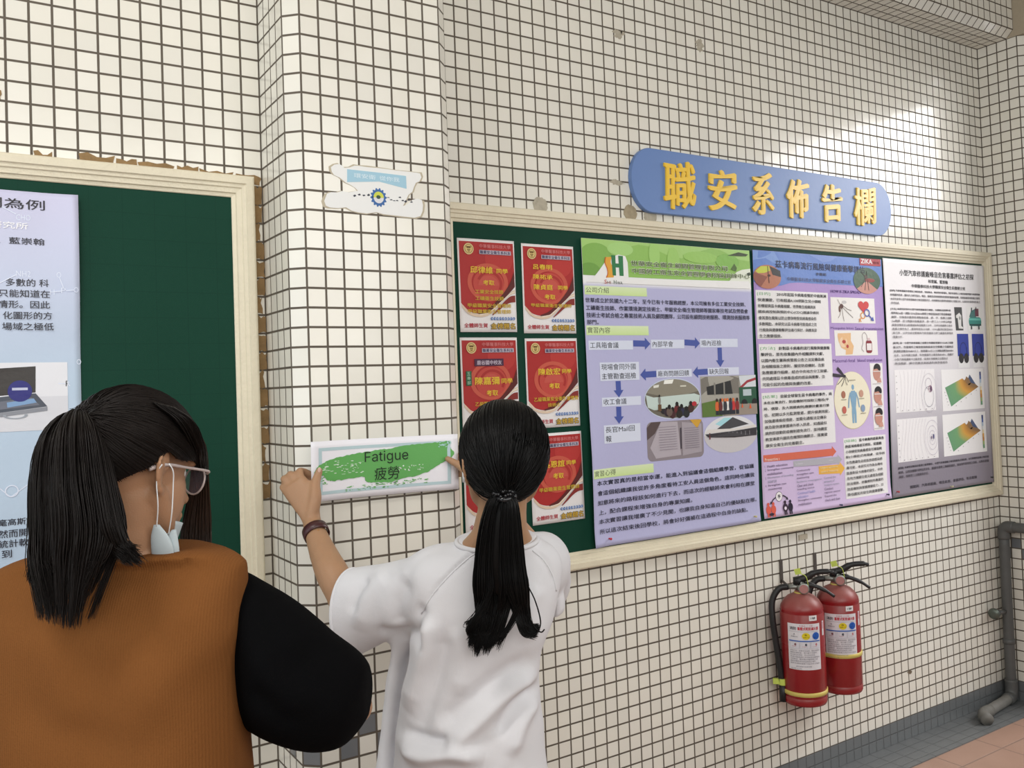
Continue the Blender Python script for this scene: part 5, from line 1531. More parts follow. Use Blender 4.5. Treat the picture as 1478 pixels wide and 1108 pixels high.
def cap_shell(c, fr, rad, hairline, th=1.0, na=64, ne=18):
    """dark under-layer of the hair down to the hairline, closed"""
    r, f, u = fr
    A = np.stack([r, f, u])
    vs, fs = [], []
    for q in (1.0, 0.90):
        for i in range(ne):
            for k in range(na):
                a = -math.pi + 2 * math.pi * k / na
                e0 = hairline(a)
                e = e0 + (math.pi / 2 - e0) * i / (ne - 1) * 0.995
                vs.append(c + (V(math.sin(a) * math.cos(e), math.cos(a) * math.cos(e), math.sin(e)) * V(rad) * q * th) @ A)
    N = na * ne
    for i in range(ne - 1):
        for k in range(na):
            l = (k + 1) % na
            fs.append((i * na + k, i * na + l, (i + 1) * na + l, (i + 1) * na + k))
            fs.append((N + i * na + k, N + (i + 1) * na + k, N + (i + 1) * na + l, N + i * na + l))
    for k in range(na):
        l = (k + 1) % na
        fs.append((k, N + k, N + l, l))
    fs.append(tuple((ne - 1) * na + k for k in range(na)))
    return vs, fs

def fold_warp(folds, noise_amp, noise_scale, dirv, outward, seed=0.0):
    """soft cloth folds: ridges along 3D polylines plus stretched noise; distances are taken in the plane facing `outward`"""
    o = V(outward); o = o / np.linalg.norm(o)
    def warp(co, no):
        ax = frame_axes(o)
        P2 = np.stack([co @ ax[0], co @ ax[1]], 1)
        side = np.clip((no @ o) * 2.0 + 0.5, 0, 1)
        d = np.zeros(len(co))
        for pts, w, amp in folds:
            Q = np.array([(V(p) @ ax[0], V(p) @ ax[1]) for p in smooth_path(pts, 6)])
            best = np.full(len(co), 9.0); pos = np.zeros(len(co))
            for i in range(len(Q) - 1):
                a, b = Q[i], Q[i + 1]
                ab = b - a
                t = np.clip(((P2 - a) @ ab) / (ab @ ab + 1e-12), 0, 1)
                dd = np.linalg.norm(P2 - (a + t[:, None] * ab), axis=1)
                m_ = dd < best
                best = np.where(m_, dd, best); pos = np.where(m_, (i + t) / (len(Q) - 1), pos)
            taper = np.clip(np.minimum(pos, 1 - pos) * 5 + 0.15, 0, 1)
            d += amp * np.exp(-(best / w) ** 2) * side * taper
        k = np.array([noise.noise(Vector((float(c @ V(dirv[0])) * noise_scale[0] + seed, float(c @ V(dirv[1])) * noise_scale[1], float(c @ V(dirv[2])) * noise_scale[2]))) for c in co])
        k2 = np.array([noise.noise(Vector((float(c @ V(dirv[0])) * 16 + float(c @ UP) * 9 + seed, float(c @ V(dirv[1])) * 10, float(c @ UP) * 16 - float(c @ V(dirv[0])) * 8))) for c in co])
        d += noise_amp * k + noise_amp * 0.30 * k2
        return co + no * d[:, None]
    return warp

# ================================================================ the woman in white
FW = 1.0
w_root = thing('person', 'woman in a white t-shirt with a long black ponytail pressing a sign to the pillar', 'person', (-0.345, -0.80, 0.0))
hw = headframe(-0.22, -0.05)
hc = V(-0.4353, -0.9346, 1.4778)
hparts, HP = head_parts(hc, hw, 0.96, (-1,))
LAT = V(0.940, -0.340, 0); FAC = V(0.340, 0.940, 0)     # across her shoulders, the way she faces
def ring(c, a, b, tilt=0.0): return (c, LAT * a, FAC * b + UP * tilt)
torso = loft([ring(V(-0.4364, -0.9186, 1.3737), 0.050, 0.052), ring(V(-0.4366, -0.9116, 1.3451), 0.055, 0.054), ring(V(-0.4343, -0.8918, 1.3144), 0.076, 0.054), ring(V(-0.4305, -0.8693, 1.2826), 0.100, 0.060), ring(V(-0.4330, -0.8506, 1.2373), 0.125, 0.074),
              ring(V(-0.4426, -0.8481, 1.1697), 0.138, 0.092), ring(V(-0.4523, -0.8390, 1.0838), 0.125, 0.090), ring(V(-0.4572, -0.8270, 0.9962), 0.105, 0.080), ring(V(-0.4591, -0.8222, 0.8810), 0.115, 0.085), ring(V(-0.4583, -0.8196, 0.7800), 0.13, 0.09), ring(V(-0.4601, -0.8148, 0.6648), 0.13, 0.09)])
neck = limb([V(-0.4332, -0.9290, 1.4467), V(-0.4351, -0.9198, 1.3834), V(-0.4317, -0.8960, 1.3174)], [0.047, 0.049, 0.058], 20)
LSH, LEL, LWR = V(-0.5432, -0.7830, 1.2373), V(-0.6372, -0.5622, 1.1766), V(-0.6391, -0.3729, 1.3174)
RSH, REL, RWR = V(-0.2771, -0.8284, 1.2412), V(-0.1333, -0.6451, 1.1545), V(-0.1799, -0.4633, 1.3370)
arms = [limb([V(-0.4847, -0.8098, 1.2300), LSH - UP * 0.012, (LSH + LEL) / 2, LEL], [0.045, 0.044, 0.042, 0.038], 16),
        limb([LEL, V(-0.6438, -0.5111, 1.2218), V(-0.6421, -0.4473, 1.2615), LWR], [0.036, 0.0375, 0.0315, 0.0225], 16),
        limb([V(-0.3551, -0.8480, 1.2255), V(-0.2795, -0.8141, 1.2213), (RSH + REL) / 2, REL], [0.043, 0.042, 0.041, 0.038], 16),
        limb([REL, REL * 0.6 + RWR * 0.4, RWR], [0.036, 0.036, 0.023], 16)]
# left hand: back of the hand to the viewer, thumb in front of the sheet, fingers bent behind it
def hand_l():
    q = []
    W0 = V(-0.6384, -0.3710, 1.3204)
    q.append(loft([(V(-0.6386, -0.3752, 1.3044), RV * 0.021, FV * 0.016), (V(-0.6389, -0.3638, 1.3314), RV * 0.023 + UP * 0.004, FV * 0.015), (V(-0.6448, -0.3441, 1.3668), RV * 0.031 + UP * 0.009, FV * 0.0155), (V(-0.6554, -0.3225, 1.3997), RV * 0.033 + UP * 0.014, FV * 0.0145), (V(-0.6612, -0.3107, 1.4179), RV * 0.027 + UP * 0.015, FV * 0.0125)], 24, 3))
    for pts, r0 in (([V(-0.6409, -0.3604, 1.3412), V(-0.6444, -0.3218, 1.4138), V(-0.6453, -0.3063, 1.4383), V(-0.6306, -0.2885, 1.4395), V(-0.6123, -0.2860, 1.4309), V(-0.5977, -0.2942, 1.4198)], 0.0098),
                    ([V(-0.6450, -0.3529, 1.3443), V(-0.6585, -0.3078, 1.4192), V(-0.6629, -0.2908, 1.4338), V(-0.6460, -0.2707, 1.4294), V(-0.6269, -0.2759, 1.4177), V(-0.6080, -0.2869, 1.4064)], 0.0096),
                    ([V(-0.6513, -0.3463, 1.3443), V(-0.6713, -0.2989, 1.4113), V(-0.6758, -0.2819, 1.4241), V(-0.6599, -0.2587, 1.4177), V(-0.6401, -0.2667, 1.4044), V(-0.6198, -0.2787, 1.3931)], 0.0090),
                    ([V(-0.6582, -0.3418, 1.3480), V(-0.6778, -0.3013, 1.3934), V(-0.6803, -0.2832, 1.4042), V(-0.6679, -0.2599, 1.3962), V(-0.6483, -0.2630, 1.3842), V(-0.6319, -0.2713, 1.3764)], 0.0080)):
        q.append(limb(pts, [r0 * 1.15, r0 * 1.12, r0 * 1.05, r0 * 0.95, r0 * 0.88, r0 * 0.75], 12))
    q.append(limb([V(-0.6374, -0.3651, 1.3413), V(-0.6264, -0.3616, 1.3799), V(-0.6211, -0.3492, 1.4086), V(-0.6124, -0.3411, 1.4275), V(-0.6059, -0.3388, 1.4421)], [0.017, 0.0155, 0.0125, 0.0105, 0.0088], 12))
    return q
def hand_r():
    q = [loft([(RWR, RV * 0.022, FV * 0.017), (V(-0.1882, -0.4227, 1.3708), RV * 0.030, FV * 0.016), (V(-0.1887, -0.3813, 1.4010), RV * 0.034, FV * 0.015), (V(-0.1934, -0.3606, 1.4188), RV * 0.030, FV * 0.013)], 20, 3)]
    q.append(limb([V(-0.1897, -0.4040, 1.3805), V(-0.2023, -0.3603, 1.4046), V(-0.2143, -0.3372, 1.4229), V(-0.2253, -0.3229, 1.4324), V(-0.2373, -0.3104, 1.4420)], [0.0150, 0.0135, 0.0115, 0.0100, 0.0085], 12))
    for pts, r0 in (([V(-0.1880, -0.3880, 1.4088), V(-0.1919, -0.3444, 1.4440), V(-0.1910, -0.3322, 1.4584), V(-0.1890, -0.3044, 1.4495), V(-0.2124, -0.2874, 1.4429)], 0.0098),
                    ([V(-0.1850, -0.3898, 1.4013), V(-0.1866, -0.3414, 1.4284), V(-0.1888, -0.3307, 1.4393), V(-0.1888, -0.3027, 1.4304), V(-0.2159, -0.2845, 1.4240)], 0.0096),
                    ([V(-0.1820, -0.3915, 1.3937), V(-0.1837, -0.3429, 1.4133), V(-0.1875, -0.3310, 1.4204), V(-0.1891, -0.3019, 1.4114), V(-0.2130, -0.2858, 1.4049)], 0.0092),
                    ([V(-0.1791, -0.3932, 1.3862), V(-0.1817, -0.3498, 1.3985), V(-0.1872, -0.3330, 1.4017), V(-0.1899, -0.3022, 1.3963), V(-0.2074, -0.2904, 1.3914)], 0.0082)):
        q.append(limb(pts, [r0 * 1.15, r0 * 1.1, r0 * 1.02, r0 * 0.92, r0 * 0.8], 12))
    return q
HIP = V(-0.4616, -0.8216, 0.7249)
def legs(hip, gap, lat, fac):
    q = []
    for s in (-1, 1):
        h = hip + lat * gap * s; h[2] = 0.78
        kn = V(h[0], h[1], 0.46) + fac * 0.015; an = V(h[0], h[1], 0.085) - fac * 0.01
        q.append(limb([h, kn, an], [0.056, 0.049, 0.038], 16))
        q.append(limb([an - UP * 0.04 - fac * 0.03, an - UP * 0.045 + fac * 0.06, an - UP * 0.055 + fac * 0.13], [0.032, 0.034, 0.026], 12))
    return q
fuse('body', hparts + [torso, neck] + arms + hand_l() + hand_r() + legs(HIP, 0.088, LAT, FAC), 0.0042, 3, M_SKIN_W, w_root, wl(w_root))
# fingernail of the thumb that shows
put('fingernail', *ell(V(-0.6090, -0.3478, 1.4446), (0.0050, 0.0012, 0.0065), [RV * 0.9 + UP * 0.1, FV, UP], 12, 8), simple('fingernail', (0.62, 0.40, 0.32), 0.3, 0.03), w_root, True)
for k in (-1, 1): put('eye', *ell(HP(k * 0.030, 0.064, 0.002), (0.0115, 0.0115, 0.0115), None, 14, 10), simple('eye_white', (0.7, 0.68, 0.65), 0.2, 0.02), w_root, True)

# shirt
def tring(c, a, b, t=0.0): return (c, LAT * a + UP * t, FAC * b)
sh_torso = loft([(V(-0.4330, -0.8929, 1.3214), LAT * 0.080 + UP * 0.001, FAC * 0.056 - UP * 0.012 * -1), (V(-0.4325, -0.8855, 1.3077), LAT * 0.092, FAC * 0.064 + UP * 0.010), tring(V(-0.4336, -0.8638, 1.2894), 0.132, 0.078), tring(V(-0.4377, -0.8516, 1.2582), 0.158, 0.094), tring(V(-0.4409, -0.8481, 1.2123), 0.160, 0.106), tring(V(-0.4456, -0.8428, 1.1406), 0.148, 0.112), tring(V(-0.4561, -0.8299, 1.0682), 0.136, 0.110),
                 tring(V(-0.4642, -0.8187, 0.9956), 0.142, 0.114), tring(V(-0.4677, -0.8141, 0.9235), 0.150, 0.120), tring(V(-0.4686, -0.8117, 0.8658), 0.154, 0.124), tring(V(-0.4686, -0.8095, 0.7936), 0.165, 0.13), tring(V(-0.4652, -0.8091, 0.7069), 0.176, 0.142), tring(V(-0.4624, -0.8069, 0.5768), 0.188, 0.152)], 48, 5, 2.15)
d_l = LEL - LSH; d_l = d_l / np.linalg.norm(d_l)
hz = np.cross(UP, d_l); hz /= np.linalg.norm(hz)
vz = UP * 0.99 + RV * 0.06
sl_l = loft([(V(-0.4834, -0.8229, 1.2347), vz * 0.080, hz * 0.085), (V(-0.5270, -0.7812, 1.2174), vz * 0.088, hz * 0.080), (V(-0.5541, -0.7265, 1.1978), vz * 0.084, hz * 0.074), (V(-0.5837, -0.6700, 1.1765), vz * 0.087 - RV * 0.002, hz * 0.070), (V(-0.6089, -0.6226, 1.1586), vz * 0.093 - RV * 0.006, hz * 0.068), (V(-0.6260, -0.5928, 1.1484), vz * 0.0975 - RV * 0.008, hz * 0.068), (V(-0.6291, -0.5883, 1.1465), vz * 0.0975 - RV * 0.008, hz * 0.067), (V(-0.6285, -0.5887, 1.1465), vz * 0.083 - RV * 0.007, hz * 0.054), (V(-0.6179, -0.6128, 1.1538), vz * 0.076 - RV * 0.006, hz * 0.050), (V(-0.6053, -0.6371, 1.1607), vz * 0.03, hz * 0.03)], 40, 3, 2.1)
sl_r = loft([(V(-0.3768, -0.8703, 1.2466), UP * 0.075, LAT * 0.080), (V(-0.3064, -0.8449, 1.2387), UP * 0.078, LAT * 0.070), (V(-0.2522, -0.7842, 1.2190), UP * 0.078, LAT * 0.066), (V(-0.2029, -0.7198, 1.1831), UP * 0.080, LAT * 0.062), (V(-0.1725, -0.6793, 1.1624), UP * 0.080, LAT * 0.060)], 32, 4)
flap = loft([(V(-0.2489, -0.8216, 1.1904), RV * 0.016, UP * 0.012 + FV * 0.02), (V(-0.2360, -0.8171, 1.1570), RV * 0.018, FV * 0.03), (V(-0.2365, -0.8159, 1.1261), RV * 0.018, FV * 0.03), (V(-0.2445, -0.8101, 1.1110), RV * 0.010, FV * 0.02)], 16, 3)
side_panel = loft([(V(-0.5576, -0.7220, 1.1290), RV * 0.040, FV * 0.030), (V(-0.5618, -0.6813, 1.0696), RV * 0.0215, FV * 0.030), (V(-0.5618, -0.6555, 1.0115), RV * 0.0195, FV * 0.032), (V(-0.5678, -0.6368, 0.9254), RV * 0.0200, FV * 0.034), (V(-0.5754, -0.6291, 0.8424), RV * 0.0215, FV * 0.036), (V(-0.5846, -0.6326, 0.7638), RV * 0.024, FV * 0.040), (V(-0.5910, -0.6462, 0.5637), RV * 0.03, FV * 0.045)], 20, 4, 2.3)
front = loft([(V(-0.4968, -0.7144, 1.1241), LAT * 0.05, FAC * 0.03), (V(-0.5044, -0.6743, 0.9665), LAT * 0.05, FAC * 0.03), (V(-0.5177, -0.6706, 0.5498), LAT * 0.06, FAC * 0.04)], 20, 4)
def fp(*q): return [V(p) for p in q]
dS = 1.74
folds = [
    (fp(V(-0.5140, -0.9491, 1.3114), V(-0.5459, -0.9269, 1.2792), V(-0.5778, -0.9045, 1.2429), V(-0.5964, -0.8787, 1.2011)), 0.004, -0.0045),
    (fp(V(-0.5184, -0.9463, 1.3156), V(-0.5514, -0.9233, 1.2835), V(-0.5844, -0.9001, 1.2472)), 0.009, 0.003),
    (fp(V(-0.3937, -0.9807, 1.2928), V(-0.3647, -0.9750, 1.2605), V(-0.3423, -0.9647, 1.2235)), 0.005, -0.004),
    (fp(V(-0.5966, -0.8782, 1.1876), V(-0.5907, -0.8804, 1.1333), V(-0.6022, -0.8584, 1.0563), V(-0.6185, -0.8214, 0.9890)), 0.020, 0.014),
    (fp(V(-0.5654, -0.8983, 1.1660), V(-0.5802, -0.8983, 1.0951), V(-0.5996, -0.8703, 0.9984), V(-0.6097, -0.8498, 0.9410)), 0.020, -0.008),
    (fp(V(-0.4022, -0.9675, 1.0483), V(-0.4659, -0.9725, 1.0296), V(-0.5171, -0.9368, 0.9780), V(-0.5693, -0.8882, 0.9227)), 0.018, 0.012),
    (fp(V(-0.3980, -0.9694, 1.0206), V(-0.4552, -0.9786, 0.9955), V(-0.4896, -0.9540, 0.9432)), 0.015, -0.010),
    (fp(V(-0.4054, -0.9637, 0.9934), V(-0.4426, -0.9738, 0.9577), V(-0.4593, -0.9608, 0.8976)), 0.014, 0.010),
    (fp(V(-0.4061, -0.9661, 1.0898), V(-0.4822, -0.9625, 1.0572), V(-0.5389, -0.9233, 1.0126), V(-0.5798, -0.8827, 0.9705)), 0.020, -0.007),
    (fp(V(-0.6287, -0.8125, 0.9234), V(-0.5988, -0.8562, 0.9133), V(-0.5581, -0.8956, 0.9208), V(-0.5020, -0.9325, 0.9049)), 0.016, 0.015),
    (fp(V(-0.6237, -0.8166, 0.9479), V(-0.5870, -0.8650, 0.9427), V(-0.5577, -0.8965, 0.9425)), 0.012, -0.012),
    (fp(V(-0.5532, -0.9185, 1.1679), V(-0.5397, -0.9257, 1.1068), V(-0.5499, -0.9164, 1.0265)), 0.022, 0.005),
    (fp(V(-0.5988, -0.8186, 1.2526), V(-0.6086, -0.7864, 1.2000), V(-0.5951, -0.7697, 1.1453)), 0.018, -0.008),
    (fp(V(-0.6005, -0.7214, 1.2563), V(-0.6235, -0.6806, 1.2126), V(-0.6355, -0.6459, 1.1275)), 0.020, 0.006),
    (fp(V(-0.6231, -0.6817, 1.2390), V(-0.6342, -0.6493, 1.2091), V(-0.6410, -0.6313, 1.1626)), 0.010, -0.006),
    (fp(V(-0.6090, -0.6878, 1.1312), V(-0.5928, -0.7467, 1.1302), V(-0.5749, -0.8315, 1.1542)), 0.014, -0.008),
    (fp(V(-0.3903, -0.9690, 1.2316), V(-0.4168, -0.9741, 1.1888), V(-0.4145, -0.9735, 1.1203)), 0.018, 0.007),
    (fp(V(-0.5940, -0.8686, 1.2124), V(-0.5906, -0.8453, 1.1597), V(-0.5868, -0.8463, 1.1114)), 0.012, -0.010)]
shirt = fuse('t_shirt', [sh_torso, sl_l, sl_r, flap, side_panel, front], 0.0062, 6, M_WHITE, w_root, wl(w_root),
             fold_warp([(a, b, c * (1.0 if abs(c) < 0.005 else 1.5)) for a, b, c in folds], 0.0062, (6, 14, 3.8), (LAT, FAC, UP), -FV))
from mathutils.bvhtree import BVHTree
_sv = [v.co + shirt.matrix_basis.translation + w_root.location for v in shirt.data.vertices]
_tree = BVHTree.FromPolygons(_sv, [tuple(p.vertices) for p in shirt.data.polygons])
def seam(pts):
    q = []
    for p in smooth_path(pts, 6):
        hit = _tree.ray_cast(Vector(p) - Vector(FV) * 0.3, Vector(FV))
        if hit[0] is not None: q.append(V(hit[0]) - FV * 0.0003)
    put('seam', *tube(q, 0.0017, 6), M_WHITE, shirt, True)
seam(fp(V(-0.5118, -0.9505, 1.3086), V(-0.5322, -0.9364, 1.2920), V(-0.5618, -0.9157, 1.2624), V(-0.5848, -0.8872, 1.2250), V(-0.5990, -0.8645, 1.1854)))
seam(fp(V(-0.4082, -0.9832, 1.2992), V(-0.3770, -0.9792, 1.2725), V(-0.3524, -0.9705, 1.2399), V(-0.3357, -0.9566, 1.2071)))
# collar rib and sleeve hem as raised bands
def band_ring(c, a, b, r, n=48): return tube([c + a * math.cos(t) + b * math.sin(t) for t in np.linspace(0, 2 * math.pi, n + 1)[:-1]], r, 8, True)
put('collar', *band_ring(V(-0.4326, -0.8906, 1.3168), LAT * 0.083, FAC * 0.060 + UP * 0.011, 0.0055), M_WHITE, w_root, True)
put('sleeve_hem', *band_ring(V(-0.6282, -0.5901, 1.1467), vz * 0.0965 - RV * 0.008, hz * 0.0665, 0.0038), M_WHITE, w_root, True)
# trousers and shoes
def trousers(hip, gap, lat, fac, top, wide, z0=0.06):
    q = [loft([(V(hip[0], hip[1], top), lat * 0.140 * wide, fac * 0.098 * wide), (V(hip[0], hip[1], 0.80), lat * 0.155 * wide, fac * 0.106 * wide), (V(hip[0], hip[1], 0.70), lat * 0.155, fac * 0.100)], 32, 4)]
    for s in (-1, 1):
        h = V(hip[0], hip[1], 0) + lat * gap * s
        q.append(loft([(V(h[0], h[1], 0.76), lat * 0.070, fac * 0.085), (V(h[0], h[1], 0.62), lat * 0.078, fac * 0.090), (V(h[0], h[1], 0.44) + fac * 0.01, lat * 0.066, fac * 0.072), (V(h[0], h[1], 0.22), lat * 0.062, fac * 0.066), (V(h[0], h[1], z0), lat * 0.062, fac * 0.068)], 24, 4))
    return q
def shoes(hip, gap, lat, fac, root):
    for s in (-1, 1):
        h = V(hip[0], hip[1], 0) + lat * gap * s
        put('shoe', *loft([(h - fac * 0.085 + UP * 0.036, lat * 0.020, UP * 0.030), (h - fac * 0.06 + UP * 0.046, lat * 0.036, UP * 0.045), (h + UP * 0.046, lat * 0.040, UP * 0.045), (h + fac * 0.07 + UP * 0.034, lat * 0.046, UP * 0.033), (h + fac * 0.13 + UP * 0.026, lat * 0.044, UP * 0.025), (h + fac * 0.165 + UP * 0.022, lat * 0.022, UP * 0.018)], 20, 4, 2.4), M_SHOE, root, True)
fuse('trousers', trousers(HIP + FAC * 0.015, 0.082, LAT, FAC, 0.84, 0.86), 0.009, 4, M_TROUS, w_root, wl(w_root))
shoes(HIP, 0.088, LAT, FAC, w_root)

# hair: smooth cap to the tie at the nape, then the tail
sk = V(-0.4348, -0.9359, 1.5098)
rad_w = (0.0855, 0.100, 0.0945)
tie_w = V(-0.4808, -1.0084, 1.4256)
def hl_w(a):
    a = abs(a)
    return float(np.interp(a, [0, 0.7, 1.2, 1.7, 2.2, 2.7, math.pi], [0.62, 0.50, 0.20, -0.10, -0.38, -0.62, -0.76]))
put_np('hair', [cap_shell(sk, hw, rad_w, hl_w, 0.99), scalp(sk, hw, rad_w, tie_w, hl_w, 4200, 0.035, 0.016, 3, 0.0008, 16, 0.010)], M_HAIR_W, w_root)
def tail_w(n, seed):
    rs = np.random.RandomState(seed)
    K = []
    nc = 64
    ca = rs.uniform(-1, 1, nc); ca = np.sign(ca) * np.abs(ca) ** 0.8; cb = rs.uniform(-1, 1, nc); ce = rs.uniform(0, 1, nc); cz = rs.uniform(0, 1, nc)
    spread = np.linspace(0, 1, 30)
    tipc = []
    for i in range(n):
        g = rs.randint(nc)
        a, b, e = np.clip(ca[g] + rs.normal(0, 0.07), -1, 1), np.clip(cb[g] + rs.normal(0, 0.1), -1, 1), np.clip(ce[g] + rs.normal(0, 0.10), 0, 1)
        def P(px, py, d, wx, wd): return at_w(px + wx * a, py, d + wd * b)
        base = [P(728, 713, 1.712, 10, 0.014), P(725, 728, 1.706, 21, 0.020), P(722, 765, 1.712, 29, 0.026), P(721, 810, 1.715, 34, 0.026), P(723, 850, 1.712, 38, 0.024)]
        if a < -0.25 and cz[g] < 0.62:      # flicked to the left
            base += [at_w(712 + 22 * a + 8 * b, 884 + 8 * b, 1.708 + .02 * b), at_w(684 + 12 * b, 897 + 9 * e * 2 + 5 * b, 1.705 + .02 * b), at_w(674 + 16 * e + 6 * b, 899 + 16 * e, 1.704)]
        elif a > 0.2 and cz[g] < 0.8:     # curling under to the right
            base += [at_w(740 + 22 * a, 885 + 6 * b, 1.710), at_w(752 + 14 * a, 908 + 8 * b, 1.708), at_w(770 + 8 * e, 918 - 12 * e + 6 * b, 1.708)]
        else:
            base += [at_w(718 + 30 * a, 885, 1.709), at_w(706 + 26 * a + 5 * b, 912 + 10 * e, 1.706), at_w(694 + 22 * a + 8 * e, 912 + 34 * e, 1.704)]
        K.append(base)
    p = spline(K, 30)
    p += rs.normal(0, 0.0012, (n, 1, 3)) + np.cumsum(rs.normal(0, 0.00025, p.shape), 1)
    R = 0.0008 * rs.uniform(0.7, 1.5, n)[:, None] * np.interp(np.linspace(0, 1, 30), [0, 0.1, 0.7, 1], [0.8, 1.1, 1.0, 0.25])[None, :]
    return strands(p, R)
_e0, _ex, _ey, _ez = V(-0.8145, -1.6490, 1.6542), V(-0.1714, -2.0772, 1.6262), V(-0.8269, -1.6170, 0.8819), V(-0.2598, -0.8174, 1.6799)
def at_w(px, py, d):
    """point by bearing and distance from where the photographer stood"""
    c = 2 * _e0 - _ez
    return c + ((_e0 - c) + (px - 781) * 0.001 * (_ex - _e0) + (py - 524.4) * 0.001 * (_ey - _e0)) * d
core_w = loft([(at_w(728, 713, 1.712), RV * 0.012, FV * 0.012), (at_w(723, 745, 1.711), RV * 0.029, FV * 0.020), (at_w(721, 800, 1.716), RV * 0.038, FV * 0.022), (at_w(722, 840, 1.716), RV * 0.034, FV * 0.014), (at_w(722, 858, 1.716), RV * 0.015, FV * 0.006)], 24, 4)
loop = spline([[at_w(752, 800, 1.70), at_w(758, 835, 1.70), at_w(772, 865, 1.70), at_w(780, 895, 1.70), at_w(776, 912, 1.702), at_w(766, 918, 1.705)], [at_w(752, 810, 1.70), at_w(757, 850, 1.70), at_w(763, 885, 1.70), at_w(772, 905, 1.70), at_w(781, 912, 1.702), at_w(786, 908, 1.705)], [at_w(692, 790, 1.70), at_w(690, 830, 1.70), at_w(692, 860, 1.70), at_w(690, 885, 1.70), at_w(688, 890, 1.70), at_w(684, 896, 1.70)]], 24)
put_np('ponytail', [core_w, tail_w(2600, 5), strands(loop, 0.0016)], M_HAIR_W, w_root)
ht = [ (tie_w - FV * 0.002 + RV * 0.0185 * math.cos(t) + (UP * 0.008 + FV * 0.004) * math.sin(t) - FV * 0.016 * abs(math.sin(t))) for t in np.linspace(0, 2 * math.pi, 25)[:-1]]
beads = [ell(p, (0.0032, 0.0032, 0.0032), None, 10, 7) for p in [tie_w - FV * 0.019 + RV * (-0.0205 + 0.0045 * k) + UP * (0.003 * math.sin(k * 1.9) + (0.0 if k % 2 else 0.0045)) - FV * 0.006 * math.sin(math.pi * k / 9) for k in range(10)]]
put('hair_tie', *merge(tube(ht, 0.0055, 8, True), *beads), simple('black_shiny_beads', (0.012, 0.012, 0.014), 0.18, 0.1), w_root, True)
# face mask worn low, with its ear loop; wrist strap
M_MASK = simple('white_mask_cloth', (0.74, 0.75, 0.76), 0.8, 0.02, 30)
def mask_shell(P, b0, d0, d1, wd):
    vs, fs = [], []
    na, nd = 18, 8
    for q in (0, 0.002):
        for j in range(nd + 1):
            for i in range(na + 1):
                a = -1.25 + 2.5 * i / na
                d = d0 + (d1 - d0) * j / nd
                k = 1 - 0.22 * j / nd
                vs.append(P((wd + q) * math.sin(a) * k, b0 + (0.085 + q) * math.cos(a) * (1 - 0.10 * j / nd), d))
    N = (na + 1) * (nd + 1)
    for j in range(nd):
        for i in range(na):
            k = j * (na + 1) + i
            fs += [(k, k + na + 1, k + na + 2, k + 1), (N + k, N + k + 1, N + k + na + 2, N + k + na + 1)]
    for i in range(na):
        for j0 in (0, nd):
            k = j0 * (na + 1) + i
            fs.append((k, k + 1, N + k + 1, N + k))
    for j in range(nd):
        for i0 in (0, na):
            k = j * (na + 1) + i0
            fs.append((k, k + na + 1, N + k + na + 1, N + k))
    return vs, fs
mw = put('face_mask', *merge(mask_shell(HP, 0.022, -0.045, -0.105, 0.064), box(V(-0.5084, -0.9032, 1.4543), (0.010, 0.007, 0.021))), M_MASK, w_root, True)
put('ear_loop', *tube(smooth_path([V(-0.5144, -0.9185, 1.4968), V(-0.5120, -0.9172, 1.4801), V(-0.5098, -0.9133, 1.4633), V(-0.5011, -0.9076, 1.4416), V(-0.4894, -0.8969, 1.4273)], 5), 0.0011, 6), M_MASK, mw, True)
wd_ = LEL - LWR; wd_ = wd_ / np.linalg.norm(wd_)
wc = LWR + wd_ * 0.028
wx, wy, _ = frame_axes(wd_)
bvs = lathe([(0.0285, -0.0115), (0.0305, -0.0115), (0.0312, 0.0), (0.0305, 0.0115), (0.0285, 0.0115), (0.0280, 0.0)], wc, 40, wd_)
bf = [f for f in bvs[1][:-2]] + [(5 * 40 + k, 5 * 40 + (k + 1) % 40, (k + 1) % 40, k) for k in range(40)]
wb = put('wrist_strap', bvs[0], bf, simple('burgundy_leather', (0.055, 0.014, 0.016), 0.35, 0.2, 60, 0.0004, 300), w_root, True)
cl = wc - FV * 0.026 + RV * 0.012
put('clasp', *merge(box(cl, (0.005, 0.005, 0.022)), ell(cl - FV * 0.003 - UP * 0.004, (0.0045, 0.003, 0.006), None, 12, 8)), simple('gold_metal', (0.55, 0.30, 0.12), 0.3, 0.1, 40, metal=0.9), wb, True)

# ================================================================ the woman in the orange vest
o_root = thing('person', 'woman in an orange-brown knitted vest over black sleeves, looking down', 'person', (-1.16, -1.02, 0.0))
OC = V(-1.1586, -1.0118, 1.2996); OC[2] = 0
def O(x, z, d): return V(OC[0], OC[1], 0) + RV * x + FV * d + UP * z      # her own frame: across, height, away
ho = headframe(0.42, 0.24, 0.03)
oc = V(-1.1395, -1.0316, 1.5290)
hp_o, HO = head_parts(oc, ho, 0.97)
neck_o = limb([V(-1.1409, -1.0479, 1.5006), V(-1.1424, -1.0396, 1.4594), V(-1.1465, -1.0233, 1.4122)], [0.047, 0.048, 0.058], 20)
OX = lambda px: (px - 172) * 1.33 / 1293.46
zt = V(-1.1568, -1.0165, 1.4126)[2]
torso_o = loft([(O(0.012, zt + 0.01, 0), RV * 0.05, FV * 0.05), (O(0.01, zt - 0.015, 0), RV * 0.09, FV * 0.06), (O(0, zt - 0.04, 0), RV * 0.15, FV * 0.07), (O(0, zt - 0.12, 0), RV * 0.160, FV * 0.09), (O(0, zt - 0.25, 0), RV * 0.140, FV * 0.095), (O(0, zt - 0.36, 0), RV * 0.125, FV * 0.09), (O(0, zt - 0.50, 0), RV * 0.13, FV * 0.088), (O(0, zt - 0.56, 0), RV * 0.13, FV * 0.085)])
OEL = V(-0.8256, -1.0902, 1.1234)
